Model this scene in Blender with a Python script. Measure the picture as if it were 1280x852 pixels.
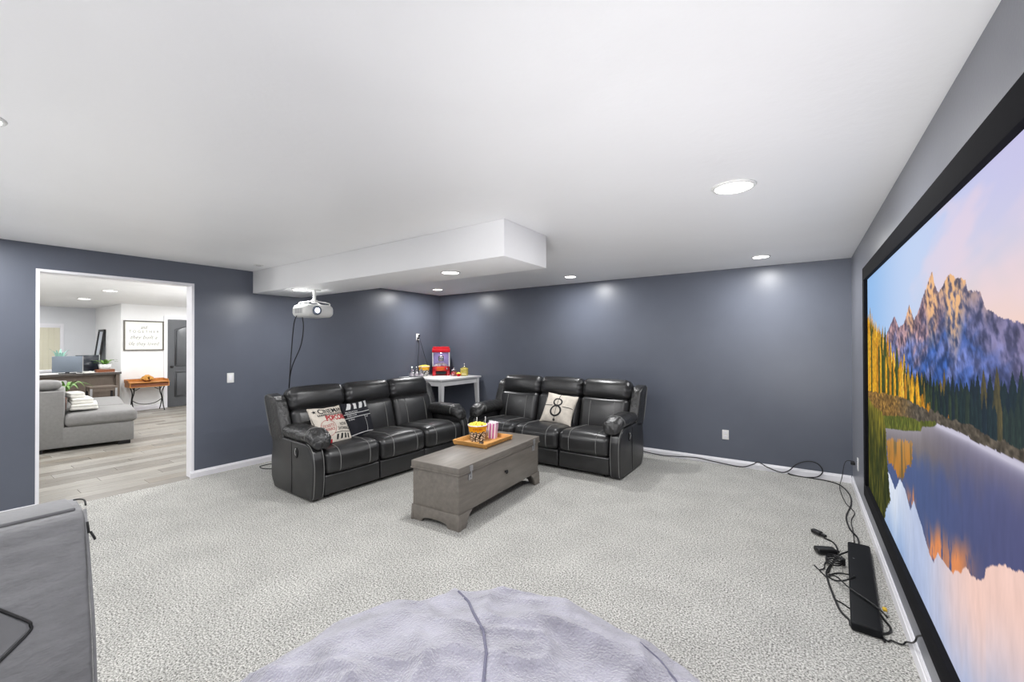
import bpy, bmesh, math, random
import numpy as np
from mathutils import Matrix, Vector
from mathutils.bvhtree import BVHTree
random.seed(4); rng = np.random.default_rng(7)
for o in list(bpy.data.objects): bpy.data.objects.remove(o)
scn = bpy.context.scene; col = scn.collection

# ------------------------------------------------------------------ camera
FPX, YAW, PITCH, ROLL, CAMZ = 524.02, .6047, .0060, -.0026, 1.5204
Fw = Vector((-math.sin(YAW)*math.cos(PITCH), math.cos(YAW)*math.cos(PITCH), math.sin(PITCH)))
R0 = Vector((math.cos(YAW), math.sin(YAW), 0)); U0 = R0.cross(Fw)
Rt = R0*math.cos(ROLL)+U0*math.sin(ROLL); Up = U0*math.cos(ROLL)-R0*math.sin(ROLL)
CAM = Vector((0, 0, CAMZ))
cd = bpy.data.cameras.new('camera'); cam = bpy.data.objects.new('camera', cd); col.objects.link(cam)
cd.sensor_width = 36; cd.lens = FPX/1280*36; cd.clip_start = .02
m = Matrix((Rt, Up, -Fw)).transposed().to_4x4(); m.translation = CAM; cam.matrix_world = m
scn.camera = cam
def ray(x, y): return Fw+Rt*((x-640)/FPX)+Up*((426-y)/FPX)
def at_z(x, y, z=0.): d = ray(x, y); return CAM+d*((z-CAMZ)/d.z)
def at_x(x, y, X): d = ray(x, y); return CAM+d*(X/d.x)
def at_y(x, y, Y): d = ray(x, y); return CAM+d*(Y/d.y)

# ------------------------------------------------------------------ room numbers, world, lights, exposure
H = 2.44; XR = .447; XL = -5.71; YB = 5.83; YF = -3.6; SZ = 2.163
DL, DR, DT = .69, 1.856, 2.193           # doorway in the left wall
HX, HY, HFX = -12.6, 2.76, -14.85        # neighbouring room: sign wall, jog wall, far wall
vs = scn.view_settings
vs.view_transform = 'Standard'; vs.look = 'None'; vs.exposure = 0.0; vs.gamma = 1.0; vs.use_curve_mapping = False
w = bpy.data.worlds.new('world'); scn.world = w; w.use_nodes = True
w.node_tree.nodes['Background'].inputs[0].default_value = (.9, .95, 1, 1)
w.node_tree.nodes['Background'].inputs[1].default_value = 1.6
def area(name, loc, size, power, rot=(0, 0, 0), color=(1, 1, 1), shape='DISK', spread=math.pi):
    l = bpy.data.lights.new(name, 'AREA'); l.shape = shape; l.size = size; l.energy = power; l.color = color; l.spread = spread
    o = bpy.data.objects.new(name, l); col.objects.link(o); o.location = loc; o.rotation_euler = rot
    return o
DOWN = 23.5; HALL = 20.0; FILL = 26.0; FILL2 = 18.0
# unseen fill lamps, added to stand in for a photographer's bounced strobes
def fill_lamp(loc, target, size, power, spread):
    o = area('added_fill_lamp', loc, size, power, color=(1, .99, .985), spread=math.radians(spread))
    o.rotation_euler = (Vector(target)-Vector(loc)).to_track_quat('-Z', 'Y').to_euler(); return o
fill_lamp((.15, -.55, .12), (.10, -.35, 2.6), .5, FILL, 180)
fill_lamp((-3.3, -.9, .12), (-3.3, -.6, 2.6), .5, FILL, 180)
fill_lamp((-.2, -1.2, .3), (-.35, 4.4, 2.6), .9, FILL2, 58)
area('added_fill_lamp', (-8.2, 4.2, .9), .6, 75, (math.radians(180), 0, 0))  # unseen uplight added to brighten the next room's ceiling
area('added_fill_lamp', (-8.2, -1.2, .9), .6, 75, (math.radians(180), 0, 0))  # second added uplight for the next room, also out of view

# ------------------------------------------------------------------ materials
def lin(c):
    c = [x/255 for x in c]
    return tuple(x/12.92 if x <= .04045 else ((x+.055)/1.055)**2.4 for x in c)
def mat(name, rgb, rough=.5, var=.0, vscale=8, bump=0, bscale=40, bdist=.01, metal=0, sheen=0, spec=.5, stretch=None, srgb=True, coat=0):
    M = bpy.data.materials.new(name); M.use_nodes = True; nt = M.node_tree; N = nt.nodes; L = nt.links
    b = N['Principled BSDF']; c = lin(rgb) if srgb else rgb
    b.inputs['Base Color'].default_value = (*c, 1); b.inputs['Roughness'].default_value = rough
    b.inputs['Metallic'].default_value = metal; b.inputs['Specular IOR Level'].default_value = spec
    if sheen: b.inputs['Sheen Weight'].default_value = sheen; b.inputs['Sheen Roughness'].default_value = .4
    if coat: b.inputs['Coat Weight'].default_value = coat; b.inputs['Coat Roughness'].default_value = .15
    tc = N.new('ShaderNodeTexCoord'); mp = N.new('ShaderNodeMapping'); L.new(tc.outputs['Object'], mp.inputs[0])
    if stretch: mp.inputs['Scale'].default_value = stretch
    n = N.new('ShaderNodeTexNoise'); n.inputs['Scale'].default_value = vscale; n.inputs['Detail'].default_value = 5
    L.new(mp.outputs[0], n.inputs['Vector'])
    r = N.new('ShaderNodeMapRange'); r.inputs['From Min'].default_value = .3; r.inputs['From Max'].default_value = .7
    v = max(var, .02); r.inputs['To Min'].default_value = 1-v; r.inputs['To Max'].default_value = 1+v
    L.new(n.outputs['Fac'], r.inputs[0])
    mx = N.new('ShaderNodeVectorMath'); mx.operation = 'SCALE'; mx.inputs[0].default_value = c; L.new(r.outputs[0], mx.inputs['Scale'])
    L.new(mx.outputs[0], b.inputs['Base Color'])
    if bump:
        n2 = N.new('ShaderNodeTexNoise'); n2.inputs['Scale'].default_value = bscale; n2.inputs['Detail'].default_value = 4
        L.new(mp.outputs[0], n2.inputs['Vector'])
        bp = N.new('ShaderNodeBump'); bp.inputs['Strength'].default_value = bump; bp.inputs['Distance'].default_value = bdist
        L.new(n2.outputs['Fac'], bp.inputs['Height']); L.new(bp.outputs[0], b.inputs['Normal'])
    return M
def emit(name, rgb, s):
    M = bpy.data.materials.new(name); M.use_nodes = True; nt = M.node_tree; N = nt.nodes
    b = N['Principled BSDF']; b.inputs['Base Color'].default_value = (*lin(rgb), 1)
    b.inputs['Emission Color'].default_value = (*lin(rgb), 1); b.inputs['Emission Strength'].default_value = s
    return M
def glassy(name, rgb=(255, 255, 255), mix=.12, rough=.03):
    M = bpy.data.materials.new(name); M.use_nodes = True; nt = M.node_tree; N = nt.nodes; L = nt.links
    N.remove(N['Principled BSDF']); t = N.new('ShaderNodeBsdfTransparent'); g = N.new('ShaderNodeBsdfGlossy'); x = N.new('ShaderNodeMixShader')
    t.inputs[0].default_value = (*lin(rgb), 1); g.inputs['Roughness'].default_value = rough; x.inputs[0].default_value = mix
    L.new(t.outputs[0], x.inputs[1]); L.new(g.outputs[0], x.inputs[2]); L.new(x.outputs[0], N['Material Output'].inputs[0])
    return M
MT = {}
MT['wall'] = mat('navy_wall_paint', (93, 98, 110), .36, .04, 2.5, .12, 90, .004)
MT['screen_wall'] = mat('grey_screen_wall', (124, 126, 134), .34, .04, 2.5, .12, 90, .004)  # paler grey tone than the other walls
MT['white_wall'] = mat('white_wall_paint', (236, 236, 236), .5, .015, 3, .08, 90, .003)
MT['grey_wall'] = mat('pale_grey_paint', (222, 224, 228), .55, .015, 3, .05, 90, .003)
MT['ceiling'] = mat('white_ceiling_paint', (249, 249, 250), .42, .015, 2, .16, 26, .008)
MT['trim'] = mat('white_trim_paint', (236, 235, 240), .35)
MT['leather'] = mat('black_leather', (37, 37, 38), .34, .22, 9, .25, 120, .003, spec=.7)
MT['leather2'] = mat('black_leather_wrinkled', (40, 40, 40), .33, .25, 14, .6, 34, .014, spec=.7)
MT['thread'] = mat('grey_thread', (128, 128, 126), .7)
MT['black'] = mat('black_plastic', (14, 14, 16), .45)
MT['black_matte'] = mat('black_felt', (15, 15, 19), .9, .1, 30, spec=.15)
MT['sound'] = mat('sound_bar_black', (10, 12, 16), .55, spec=.25)
MT['chrome'] = mat('chrome', (205, 205, 205), .22, metal=1)
MT['silver'] = mat('silver_plastic', (170, 170, 172), .4, metal=.5)
MT['whiteplastic'] = mat('white_plastic', (228, 228, 226), .35)
MT['chest'] = mat('grey_stained_wood', (120, 114, 107), .42, .14, 5, .08, 40, .004, stretch=(6, 1, 6))
MT['tray'] = mat('bamboo_tray', (206, 152, 84), .5, .15, 6, stretch=(1, 6, 6))
MT['white_wood'] = mat('white_painted_wood', (226, 226, 226), .45)
MT['red'] = mat('red_enamel', (200, 24, 38), .3)
MT['yellow_corn'] = mat('buttered_popcorn', (252, 232, 96), .7, .12, 60, .4, 160, .004)
MT['white_corn'] = mat('pale_popcorn', (236, 220, 226), .7, .12, 60, .4, 160, .004)
MT['fabric'] = mat('grey_upholstery', (132, 131, 130), .9, .06, 30, .3, 220, .002, sheen=.2)
MT['pad'] = mat('grey_foam_cover', (126, 126, 128), .85, .1, 12, .6, 7, .03, sheen=.3, stretch=(1, 1, 2.6))
MT['pad_top'] = mat('light_grey_foam_cover', (114, 114, 116), .85, .05, 12, .2, 60, .004, sheen=.3)
MT['taupe'] = mat('taupe_desk', (104, 92, 82), .5, .08, 6, stretch=(1, 6, 1))
MT['desk_top'] = mat('dark_desk_top', (78, 72, 68), .4, .08, 6)
MT['dark_door'] = mat('charcoal_door', (80, 82, 86), .35)
MT['iron'] = mat('black_iron', (38, 38, 40), .5, metal=.4)
MT['oak'] = mat('honey_oak', (190, 126, 62), .45, .15, 8, stretch=(1, 6, 1))
MT['brown'] = mat('brown_wood', (120, 66, 34), .5, .12, 8)
MT['leaf'] = mat('green_leaf', (98, 138, 62), .5, .2, 20)
MT['linen'] = mat('white_linen', (232, 230, 224), .9, .03, 20, .25, 60, .006)
MT['mon_back'] = mat('grey_monitor_shell', (112, 122, 134), .45)
MT['screen_off'] = mat('dark_monitor_glass', (28, 34, 44), .15)
MT['mirror'] = mat('mirror_glass', (225, 232, 240), .04, metal=1)
MT['glass'] = glassy('clear_glass'); MT['jar'] = glassy('jar_glass', (240, 240, 244), .25)
MT['blind'] = mat('cream_blind', (222, 218, 198), .8)
MT['paper'] = mat('sign_paper', (240, 240, 234), .7)
MT['ink'] = mat('grey_ink', (130, 130, 128), .8)
MT['frame_wood'] = mat('weathered_frame', (96, 92, 84), .6, .1, 20)
MT['pillow_cream'] = mat('cream_canvas', (212, 204, 192), .9, .12, 18, .3, 300, .001)
MT['pillow_black'] = mat('navy_canvas', (24, 25, 34), .85, .1, 20, .3, 300, .001)
MT['print_black'] = mat('black_print', (28, 28, 30), .8)
MT['print_red'] = mat('red_print', (176, 34, 46), .8)
MT['print_white'] = mat('white_print', (216, 216, 216), .8)
MT['print_orange'] = mat('orange_print', (206, 92, 24), .7)
MT['gold'] = mat('gold_flowers', (196, 142, 62), .6, .3, 40)
MT['lens'] = emit('projector_lens_glow', (236, 236, 255), 6)
MT['led'] = emit('lit_led_lens', (255, 253, 248), 9)
MT['teal'] = mat('teal_leaf', (150, 192, 180), .6)

def carpet():
    M = bpy.data.materials.new('speckled_carpet'); M.use_nodes = True; nt = M.node_tree; N = nt.nodes; L = nt.links
    b = N['Principled BSDF']; b.inputs['Roughness'].default_value = .95; b.inputs['Specular IOR Level'].default_value = .1
    tc = N.new('ShaderNodeTexCoord')
    n = N.new('ShaderNodeTexNoise'); n.inputs['Scale'].default_value = 104; n.inputs['Detail'].default_value = 4; n.inputs['Roughness'].default_value = .85
    n3 = N.new('ShaderNodeTexNoise'); n3.inputs['Scale'].default_value = 3.2; n3.inputs['Detail'].default_value = 3
    L.new(tc.outputs['Object'], n.inputs['Vector']); L.new(tc.outputs['Object'], n3.inputs['Vector'])
    r = N.new('ShaderNodeValToRGB'); e = r.color_ramp.elements
    e[0].position = .38; e[0].color = (*lin((52, 51, 49)), 1); e[1].position = .60; e[1].color = (*lin((222, 221, 216)), 1)
    q = e.new(.45); q.color = (*lin((134, 133, 129)), 1); q = e.new(.52); q.color = (*lin((187, 186, 181)), 1)
    L.new(n.outputs['Fac'], r.inputs[0])
    mr = N.new('ShaderNodeMapRange'); mr.inputs['From Min'].default_value = .3; mr.inputs['From Max'].default_value = .7
    mr.inputs['To Min'].default_value = .92; mr.inputs['To Max'].default_value = 1.06; L.new(n3.outputs['Fac'], mr.inputs[0])
    mx = N.new('ShaderNodeVectorMath'); mx.operation = 'SCALE'; L.new(r.outputs[0], mx.inputs[0]); L.new(mr.outputs[0], mx.inputs['Scale'])
    L.new(mx.outputs[0], b.inputs['Base Color'])
    bp = N.new('ShaderNodeBump'); bp.inputs['Strength'].default_value = .25; bp.inputs['Distance'].default_value = .006
    L.new(n.outputs['Fac'], bp.inputs['Height']); L.new(bp.outputs[0], b.inputs['Normal'])
    return M
MT['carpet'] = carpet()
def plush():
    M = mat('lavender_plush', (170, 168, 182), .95, .24, 7, 1.0, 110, .014, sheen=.7)
    return M
MT['plush'] = plush(); MT['plush_seam'] = mat('plush_seam', (118, 117, 136), .95, .1, 60, .5, 150, .006)
def planks_mat(i, rgb):
    return mat('grey_vinyl_plank_%d' % i, rgb, .38, .2, 3.5, .05, 40, .002, stretch=(9, 1, 1))
PLK = [planks_mat(i, c) for i, c in enumerate([(142, 138, 130), (124, 119, 111), (154, 150, 142), (134, 127, 116), (148, 145, 138)])]
def corn_print():
    # white paper bucket: yellow band above, black popcorn line pattern below
    M = bpy.data.materials.new('popcorn_bucket_print'); M.use_nodes = True; nt = M.node_tree; N = nt.nodes; L = nt.links
    b = N['Principled BSDF']; b.inputs['Roughness'].default_value = .5
    tc = N.new('ShaderNodeTexCoord'); sp = N.new('ShaderNodeSeparateXYZ'); L.new(tc.outputs['Object'], sp.inputs[0])
    v = N.new('ShaderNodeTexVoronoi'); v.feature = 'DISTANCE_TO_EDGE'; v.inputs['Scale'].default_value = 40; L.new(tc.outputs['Object'], v.inputs['Vector'])
    r = N.new('ShaderNodeValToRGB'); r.color_ramp.elements[0].position = .10; r.color_ramp.elements[0].color = (.01, .01, .015, 1)
    r.color_ramp.elements[1].position = .16; r.color_ramp.elements[1].color = (.82, .8, .76, 1); L.new(v.outputs['Distance'], r.inputs[0])
    n = N.new('ShaderNodeTexNoise'); n.inputs['Scale'].default_value = 45; L.new(tc.outputs['Object'], n.inputs['Vector'])
    ad = N.new('ShaderNodeMath'); ad.operation = 'MULTIPLY_ADD'; ad.inputs[1].default_value = .05; L.new(n.outputs['Fac'], ad.inputs[0]); L.new(sp.outputs['Z'], ad.inputs[2])
    gt = N.new('ShaderNodeMath'); gt.operation = 'GREATER_THAN'; gt.inputs[1].default_value = .125; L.new(ad.outputs[0], gt.inputs[0])
    mx = N.new('ShaderNodeMix'); mx.data_type = 'RGBA'; L.new(gt.outputs[0], mx.inputs[0]); L.new(r.outputs[0], mx.inputs[6])
    mx.inputs[7].default_value = (*lin((250, 186, 20)), 1); L.new(mx.outputs[2], b.inputs['Base Color'])
    return M
MT['bucket'] = corn_print()
def stripes(name, a, bcol, n):
    M = bpy.data.materials.new(name); M.use_nodes = True; nt = M.node_tree; N = nt.nodes; L = nt.links
    b = N['Principled BSDF']; b.inputs['Roughness'].default_value = .5
    tc = N.new('ShaderNodeTexCoord'); sp = N.new('ShaderNodeSeparateXYZ'); L.new(tc.outputs['Object'], sp.inputs[0])
    s = N.new('ShaderNodeMath'); s.operation = 'ADD'; L.new(sp.outputs['X'], s.inputs[0]); L.new(sp.outputs['Y'], s.inputs[1])
    k = N.new('ShaderNodeMath'); k.operation = 'MULTIPLY'; k.inputs[1].default_value = n; L.new(s.outputs[0], k.inputs[0])
    f = N.new('ShaderNodeMath'); f.operation = 'FRACT'; L.new(k.outputs[0], f.inputs[0])
    g = N.new('ShaderNodeMath'); g.operation = 'GREATER_THAN'; g.inputs[1].default_value = .45; L.new(f.outputs[0], g.inputs[0])
    mx = N.new('ShaderNodeMix'); mx.data_type = 'RGBA'; L.new(g.outputs[0], mx.inputs[0])
    mx.inputs[6].default_value = (*lin(a), 1); mx.inputs[7].default_value = (*lin(bcol), 1); L.new(mx.outputs[2], b.inputs['Base Color'])
    return M
MT['stripe'] = stripes('pink_striped_carton', (196, 92, 170), (240, 228, 240), 30)

# ------------------------------------------------------------------ mesh helpers
def join(*ms):
    V = []; F = []
    for v, f in ms:
        k = len(V); V += [tuple(p) for p in v]; F += [tuple(i+k for i in q) for q in f]
    return V, F
def xf(ms, mtx): return [tuple(mtx @ Vector(p)) for p in ms[0]], ms[1]
def fn(ms, f): return [tuple(f(*p)) for p in ms[0]], ms[1]
def box(lo, hi):
    x0, y0, z0 = lo; x1, y1, z1 = hi
    V = [(x0, y0, z0), (x1, y0, z0), (x1, y1, z0), (x0, y1, z0), (x0, y0, z1), (x1, y0, z1), (x1, y1, z1), (x0, y1, z1)]
    return V, [(0, 3, 2, 1), (4, 5, 6, 7), (0, 1, 5, 4), (1, 2, 6, 5), (2, 3, 7, 6), (3, 0, 4, 7)]
def rbox(c, s, r, k=3, m=2, crown=(0, 0, 0)):
    """rounded box: k segments per corner arc, m across the flat, crown puffs the +-x, +-y, +-z faces"""
    h = [a/2 for a in s]; r = min(r, min(h)*.999)
    def coords(a):
        arc = [a-r+r*math.tan(math.radians(45)*i/k) for i in range(k+1)]
        mid = [-(a-r)+2*(a-r)*i/m for i in range(1, m)]
        return [-q for q in arc[::-1]]+mid+arc
    cs = [coords(a) for a in h]; idx = {}; V = []; F = []
    def vid(p):
        key = tuple(round(q, 5) for q in p)
        if key not in idx:
            idx[key] = len(V)
            inn = [max(-(h[i]-r), min(h[i]-r, p[i])) for i in range(3)]
            d = Vector([p[i]-inn[i] for i in range(3)])
            if d.length > 1e-9: d = d.normalized()*r
            q = [inn[i]+d[i] for i in range(3)]
            t = [max(0, 1-(q[i]/h[i])**2) for i in range(3)]
            for i in range(3):
                if crown[i]: q[i] += crown[i]*(q[i]/h[i])*t[(i+1) % 3]*t[(i+2) % 3]
            V.append((q[0]+c[0], q[1]+c[1], q[2]+c[2]))
        return idx[key]
    for ax in range(3):
        a1, a2 = (ax+1) % 3, (ax+2) % 3
        for sg in (-1, 1):
            for i in range(len(cs[a1])-1):
                for j in range(len(cs[a2])-1):
                    q = []
                    for (u, v) in ((i, j), (i+1, j), (i+1, j+1), (i, j+1)):
                        p = [0, 0, 0]; p[ax] = sg*h[ax]; p[a1] = cs[a1][u]; p[a2] = cs[a2][v]; q.append(vid(p))
                    F.append(tuple(q) if sg > 0 else tuple(q[::-1]))
    return V, F
def lathe(prof, n=24, c=(0, 0, 0), ring=False):
    if ring: prof = list(prof)+[prof[0]]
    V = []; F = []
    for r, z in prof:
        for i in range(n):
            a = 2*math.pi*i/n; V.append((c[0]+r*math.cos(a), c[1]+r*math.sin(a), c[2]+z))
    for j in range(len(prof)-1):
        for i in range(n):
            k = (i+1) % n; F.append((j*n+i, j*n+k, (j+1)*n+k, (j+1)*n+i))
    if not ring: F.append(tuple(range(n))[::-1]); F.append(tuple((len(prof)-1)*n+i for i in range(n)))
    return V, F
def smooth(path, sub=6):
    P = [Vector(p) for p in path]
    if len(P) < 3: return P
    P = [2*P[0]-P[1]]+P+[2*P[-1]-P[-2]]; out = []
    for i in range(1, len(P)-2):
        for j in range(sub):
            t = j/sub; a, b, c, d = P[i-1:i+3]
            out.append(.5*((2*b)+(c-a)*t+(2*a-5*b+4*c-d)*t*t+(3*b-a-3*c+d)*t**3))
    out.append(P[-2]); return out
def tube(path, r, n=8, sub=6, closed_ends=True):
    P = smooth(path, sub) if sub else [Vector(p) for p in path]
    V = []; F = []; ref = Vector((0, 0, 1))
    for i, p in enumerate(P):
        t = (P[min(i+1, len(P)-1)]-P[max(i-1, 0)]).normalized()
        if abs(t.dot(ref)) > .95: ref = Vector((1, 0, 0)) if abs(t.x) < .9 else Vector((0, 1, 0))
        a = t.cross(ref).normalized(); b = t.cross(a); ref = a.cross(t).normalized()
        rr = r(i/(len(P)-1)) if callable(r) else r
        for k in range(n):
            q = p+a*(rr*math.cos(2*math.pi*k/n))+b*(rr*math.sin(2*math.pi*k/n)); V.append(tuple(q))
    for i in range(len(P)-1):
        for k in range(n):
            l = (k+1) % n; F.append((i*n+k, (i+1)*n+k, (i+1)*n+l, i*n+l))
    if closed_ends: F.append(tuple(range(n))); F.append(tuple((len(P)-1)*n+k for k in range(n))[::-1])
    return V, F
def prism(poly, a, b, axis=0):
    """extrude a 2-D outline along an axis: axis 0 -> outline in (y,z), 1 -> (x,z), 2 -> (x,y)"""
    def p3(p, t): return {0: (t, p[0], p[1]), 1: (p[0], t, p[1]), 2: (p[0], p[1], t)}[axis]
    n = len(poly); V = [p3(p, a) for p in poly]+[p3(p, b) for p in poly]
    F = [tuple(range(n))[::-1], tuple(range(n, 2*n))]+[(i, (i+1) % n, n+(i+1) % n, n+i) for i in range(n)]
    return V, F
def hashn(i, j, s): 
    v = np.sin(i*127.1+j*311.7+s*74.7)*43758.5453; return v-np.floor(v)
def vnoise(x, y, s=0):
    i = np.floor(x); j = np.floor(y); u = x-i; v = y-j; u = u*u*(3-2*u); v = v*v*(3-2*v)
    return (hashn(i, j, s)*(1-u)+hashn(i+1, j, s)*u)*(1-v)+(hashn(i, j+1, s)*(1-u)+hashn(i+1, j+1, s)*u)*v
def fbm(x, y, s=0, o=4):
    t = 0; a = .5
    for k in range(o): t = t+a*vnoise(x, y, s+k); x = x*2.03; y = y*2.03; a *= .5
    return t
def obj(name, ms, material, parent=None, sm=True, bevel=0, kind=None, loc=None, recalc=True, seg=2):
    me = bpy.data.meshes.new(name); me.from_pydata([tuple(v) for v in ms[0]], [], [tuple(f) for f in ms[1]])
    if recalc or bevel:
        bm = bmesh.new(); bm.from_mesh(me); bmesh.ops.recalc_face_normals(bm, faces=bm.faces)
        if bevel: bmesh.ops.bevel(bm, geom=list(bm.edges), offset=bevel, segments=seg, affect='EDGES', profile=.5, clamp_overlap=True)
        bm.to_mesh(me); bm.free()
    me.materials.append(MT[material] if isinstance(material, str) else material)
    if sm:
        me.polygons.foreach_set('use_smooth', [True]*len(me.polygons))
        if sm == 'auto' or bevel:
            me.set_sharp_from_angle(angle=math.radians(38))
    o = bpy.data.objects.new(name, me); col.objects.link(o)
    if parent: o.parent = parent
    if kind: o['kind'] = kind
    if loc is not None: o.location = loc
    return o
def tag(o, label, cat, group=None):
    o['label'] = label; o['category'] = cat
    if group: o['group'] = group
    return o
def thing(name, label, cat, loc=(0, 0, 0), rz=0, group=None, mtx=None):
    o = bpy.data.objects.new(name, None); col.objects.link(o); o.empty_display_size = .1
    if mtx is not None: o.matrix_world = mtx
    else: o.location = loc; o.rotation_euler = (0, 0, rz)
    return tag(o, label, cat, group)
def dup(o, parent=None):
    c = o.copy(); col.objects.link(c); c.parent = parent
    if parent: c.matrix_parent_inverse = o.matrix_parent_inverse.copy()
    for ch in o.children: dup(ch, c)
    return c
def struct(name, ms, material, parent=None, **k):
    o = obj(name, ms, material, parent, **k)
    if not parent: o['kind'] = 'structure'
    return o
def bvh(ms): return BVHTree.FromPolygons([Vector(v) for v in ms[0]], [list(f) for f in ms[1]])
def text(body, size, width=None, shear=0, bold=0, align='CENTER'):
    c = bpy.data.curves.new('lettering', 'FONT'); c.body = body; c.size = size; c.align_x = align; c.align_y = 'CENTER'
    c.shear = shear; c.offset = bold; c.resolution_u = 3
    o = bpy.data.objects.new('lettering', c); col.objects.link(o)
    dg = bpy.context.evaluated_depsgraph_get(); me = o.evaluated_get(dg).to_mesh()
    V = [tuple(v.co) for v in me.vertices]; F = [tuple(p.vertices) for p in me.polygons]
    o.evaluated_get(dg).to_mesh_clear(); bpy.data.objects.remove(o); bpy.data.curves.remove(c)
    if width and V:
        xs = [v[0] for v in V]; cur = max(xs)-min(xs); mid = (max(xs)+min(xs))/2
        V = [((v[0]-mid)*width/cur, v[1], v[2]) for v in V]
    return V, F

# ------------------------------------------------------------------ main room shell
struct('floor', box((XL, YF, -.1), (XR, YB, 0)), 'carpet', sm=False)
struct('ceiling', box((XL, YF, H), (XR, YB, H+.1)), 'ceiling', sm=False)
T = .15
struct('wall_left', join(box((XL-T, YF, 0), (XL, DL, H)), box((XL-T, DR, 0), (XL, YB+T, H)), box((XL-T, DL, DT), (XL, DR, H))), 'wall', sm=False)
struct('wall_back', box((XL, YB, 0), (XR+T, YB+T, H)), 'wall', sm=False)
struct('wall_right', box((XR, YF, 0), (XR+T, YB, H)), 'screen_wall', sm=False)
struct('wall_front', box((XL-T, YF-T, 0), (XR+T, YF, H)), 'wall', sm=False)
struct('ceiling_soffit', box((XL+.001, 2.496, SZ), (-1.792, 3.115, H)), 'ceiling', sm=True, bevel=.006)
def base_prof(t=.014, h=.08): return [(0, 0), (t, 0), (t, h*.72), (t*.7, h*.78), (t*.62, h*.9), (t*.35, h), (0, h)]
struct('baseboard_left', join(prism([(XL+a, b) for a, b in base_prof()], YF, DL-.012, 1), prism([(XL+a, b) for a, b in base_prof()], DR-.02, YB-.014, 1)), 'trim', sm=False)
struct('baseboard_back', prism([(YB-a, b) for a, b in base_prof()], XL, XR-.014, 0), 'trim', sm=False)
struct('baseboard_right', prism([(XR-a, b) for a, b in base_prof()], YF, YB, 1), 'trim', sm=False)
# doorway: white drywall returns with a narrow white edge on the dark wall
e = .02
struct('trim_1', box((XL-T-.004, DL-e, 0), (XL+.004, DL+.004, DT+e)), 'trim', sm=False)
struct('trim_2', box((XL-T-.004, DR-.004, 0), (XL+.004, DR+e, DT+e)), 'trim', sm=False)
struct('trim_3', box((XL-T-.004, DL+.004, DT-.004), (XL+.004, DR-.004, DT+e)), 'trim', sm=False)

# ------------------------------------------------------------------ neighbouring room shell
HYa, HYb = -2.2, 5.2; G = XL-T
struct('ceiling_hall', box((HFX, HYa, H), (G, HYb, H+.1)), 'white_wall', sm=False)
struct('wall_hall_end', box((HX-.15, HY, 0), (HX, HYb, H)), 'white_wall', sm=False)
struct('wall_hall_jog', box((HFX, HY, 0), (HX-.15, HY+.15, H)), 'white_wall', sm=False)
struct('wall_hall_side', box((HX, HYb, 0), (G, HYb+.1, H)), 'white_wall', sm=False)
struct('wall_hall_near', box((HFX, HYa-.1, 0), (G, HYa, H)), 'white_wall', sm=False)
struct('wall_hall_skin', join(box((G-.012, HYa, 0), (G-.0005, DL-.021, H)), box((G-.012, DR+.021, 0), (G-.0005, HYb, H)), box((G-.012, DL-.021, DT+.021), (G-.0005, DR+.021, H))), 'white_wall', sm=False)
wy0, wy1, wz0, wz1 = .9, 2.2, .86, 2.03
struct('wall_hall_far', join(box((HFX-.15, HYa, 0), (HFX, wy0, H)), box((HFX-.15, wy1, 0), (HFX, HY+.15, H)), box((HFX-.15, wy0, 0), (HFX, wy1, wz0)), box((HFX-.15, wy0, wz1), (HFX, wy1, H))), 'grey_wall', sm=False)
win = bpy.data.objects.new('window_1', None); col.objects.link(win); win['kind'] = 'structure'
obj('window_frame', join(box((HFX-.1, wy0, wz0+.05), (HFX+.02, wy0+.06, wz1-.06)), box((HFX-.1, wy1-.06, wz0+.05), (HFX+.02, wy1, wz1-.06)), box((HFX-.1, wy0, wz1-.06), (HFX+.02, wy1, wz1)), box((HFX-.1, wy0, wz0), (HFX+.03, wy1, wz0+.05))), 'trim', win, sm=False)
obj('pane', box((HFX-.09, wy0+.06, wz0+.05), (HFX-.08, wy1-.06, wz1-.06)), 'glass', win, sm=False)
bl = tag(bpy.data.objects.new('vertical_blind', None), 'cream vertical window blind hanging behind the desk', 'blind'); col.objects.link(bl)
bl.location = (HFX-.03, 1.5, wz0)
obj('head_rail', box((-.02, -.54, 1.07), (.025, .64, 1.11)), 'trim', bl, sm=False)
van = box((-.003, -.052, .06), (.003, .052, 1.07))
v0 = None
for i in range(13):
    if v0 is None: v0 = obj('vane', van, 'blind', bl, sm=False); o = v0
    else: o = v0.copy(); col.objects.link(o); o.parent = bl
    o.location = (0, -.49+i*.0905, 0); o.rotation_euler = (0, 0, .2)
fl = struct('floor_hall', box((HFX, HYa, -.1), (XL, HYb, -.006)), PLK[1], sm=False)
PW, PL = .186, 1.22
pm = []
for k in range(5):
    me = obj('plank', box((-PW/2+.0015, -PL/2+.0015, -.006), (PW/2-.0015, PL/2-.0015, 0)), PLK[k], sm=False, bevel=0)
    pm.append(me.data); bpy.data.objects.remove(me)
r = 0; x = XL-PW/2-.001
while x > HX-.1:
    off = (r*.41) % 1*PL; y = .2-off
    while y < 4.9:
        ya, yb = y-PL/2, y+PL/2
        if (x > XL-T-PW*.6 and (ya < DL-1.0 or yb > DR+1.0)) or yb > HYb: y += PL; continue
        o = bpy.data.objects.new('plank', random.choice(pm)); col.objects.link(o); o.parent = fl; o.location = (x, y, 0); y += PL
    x -= PW; r += 1
struct('baseboard_hall', join(prism([(HX+a, b) for a, b in base_prof(.014, .1)], HY, 3.52, 1), prism([(HY-a, b) for a, b in base_prof(.014, .1)], HFX, HX+.014, 0)), 'trim', sm=False)

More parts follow.
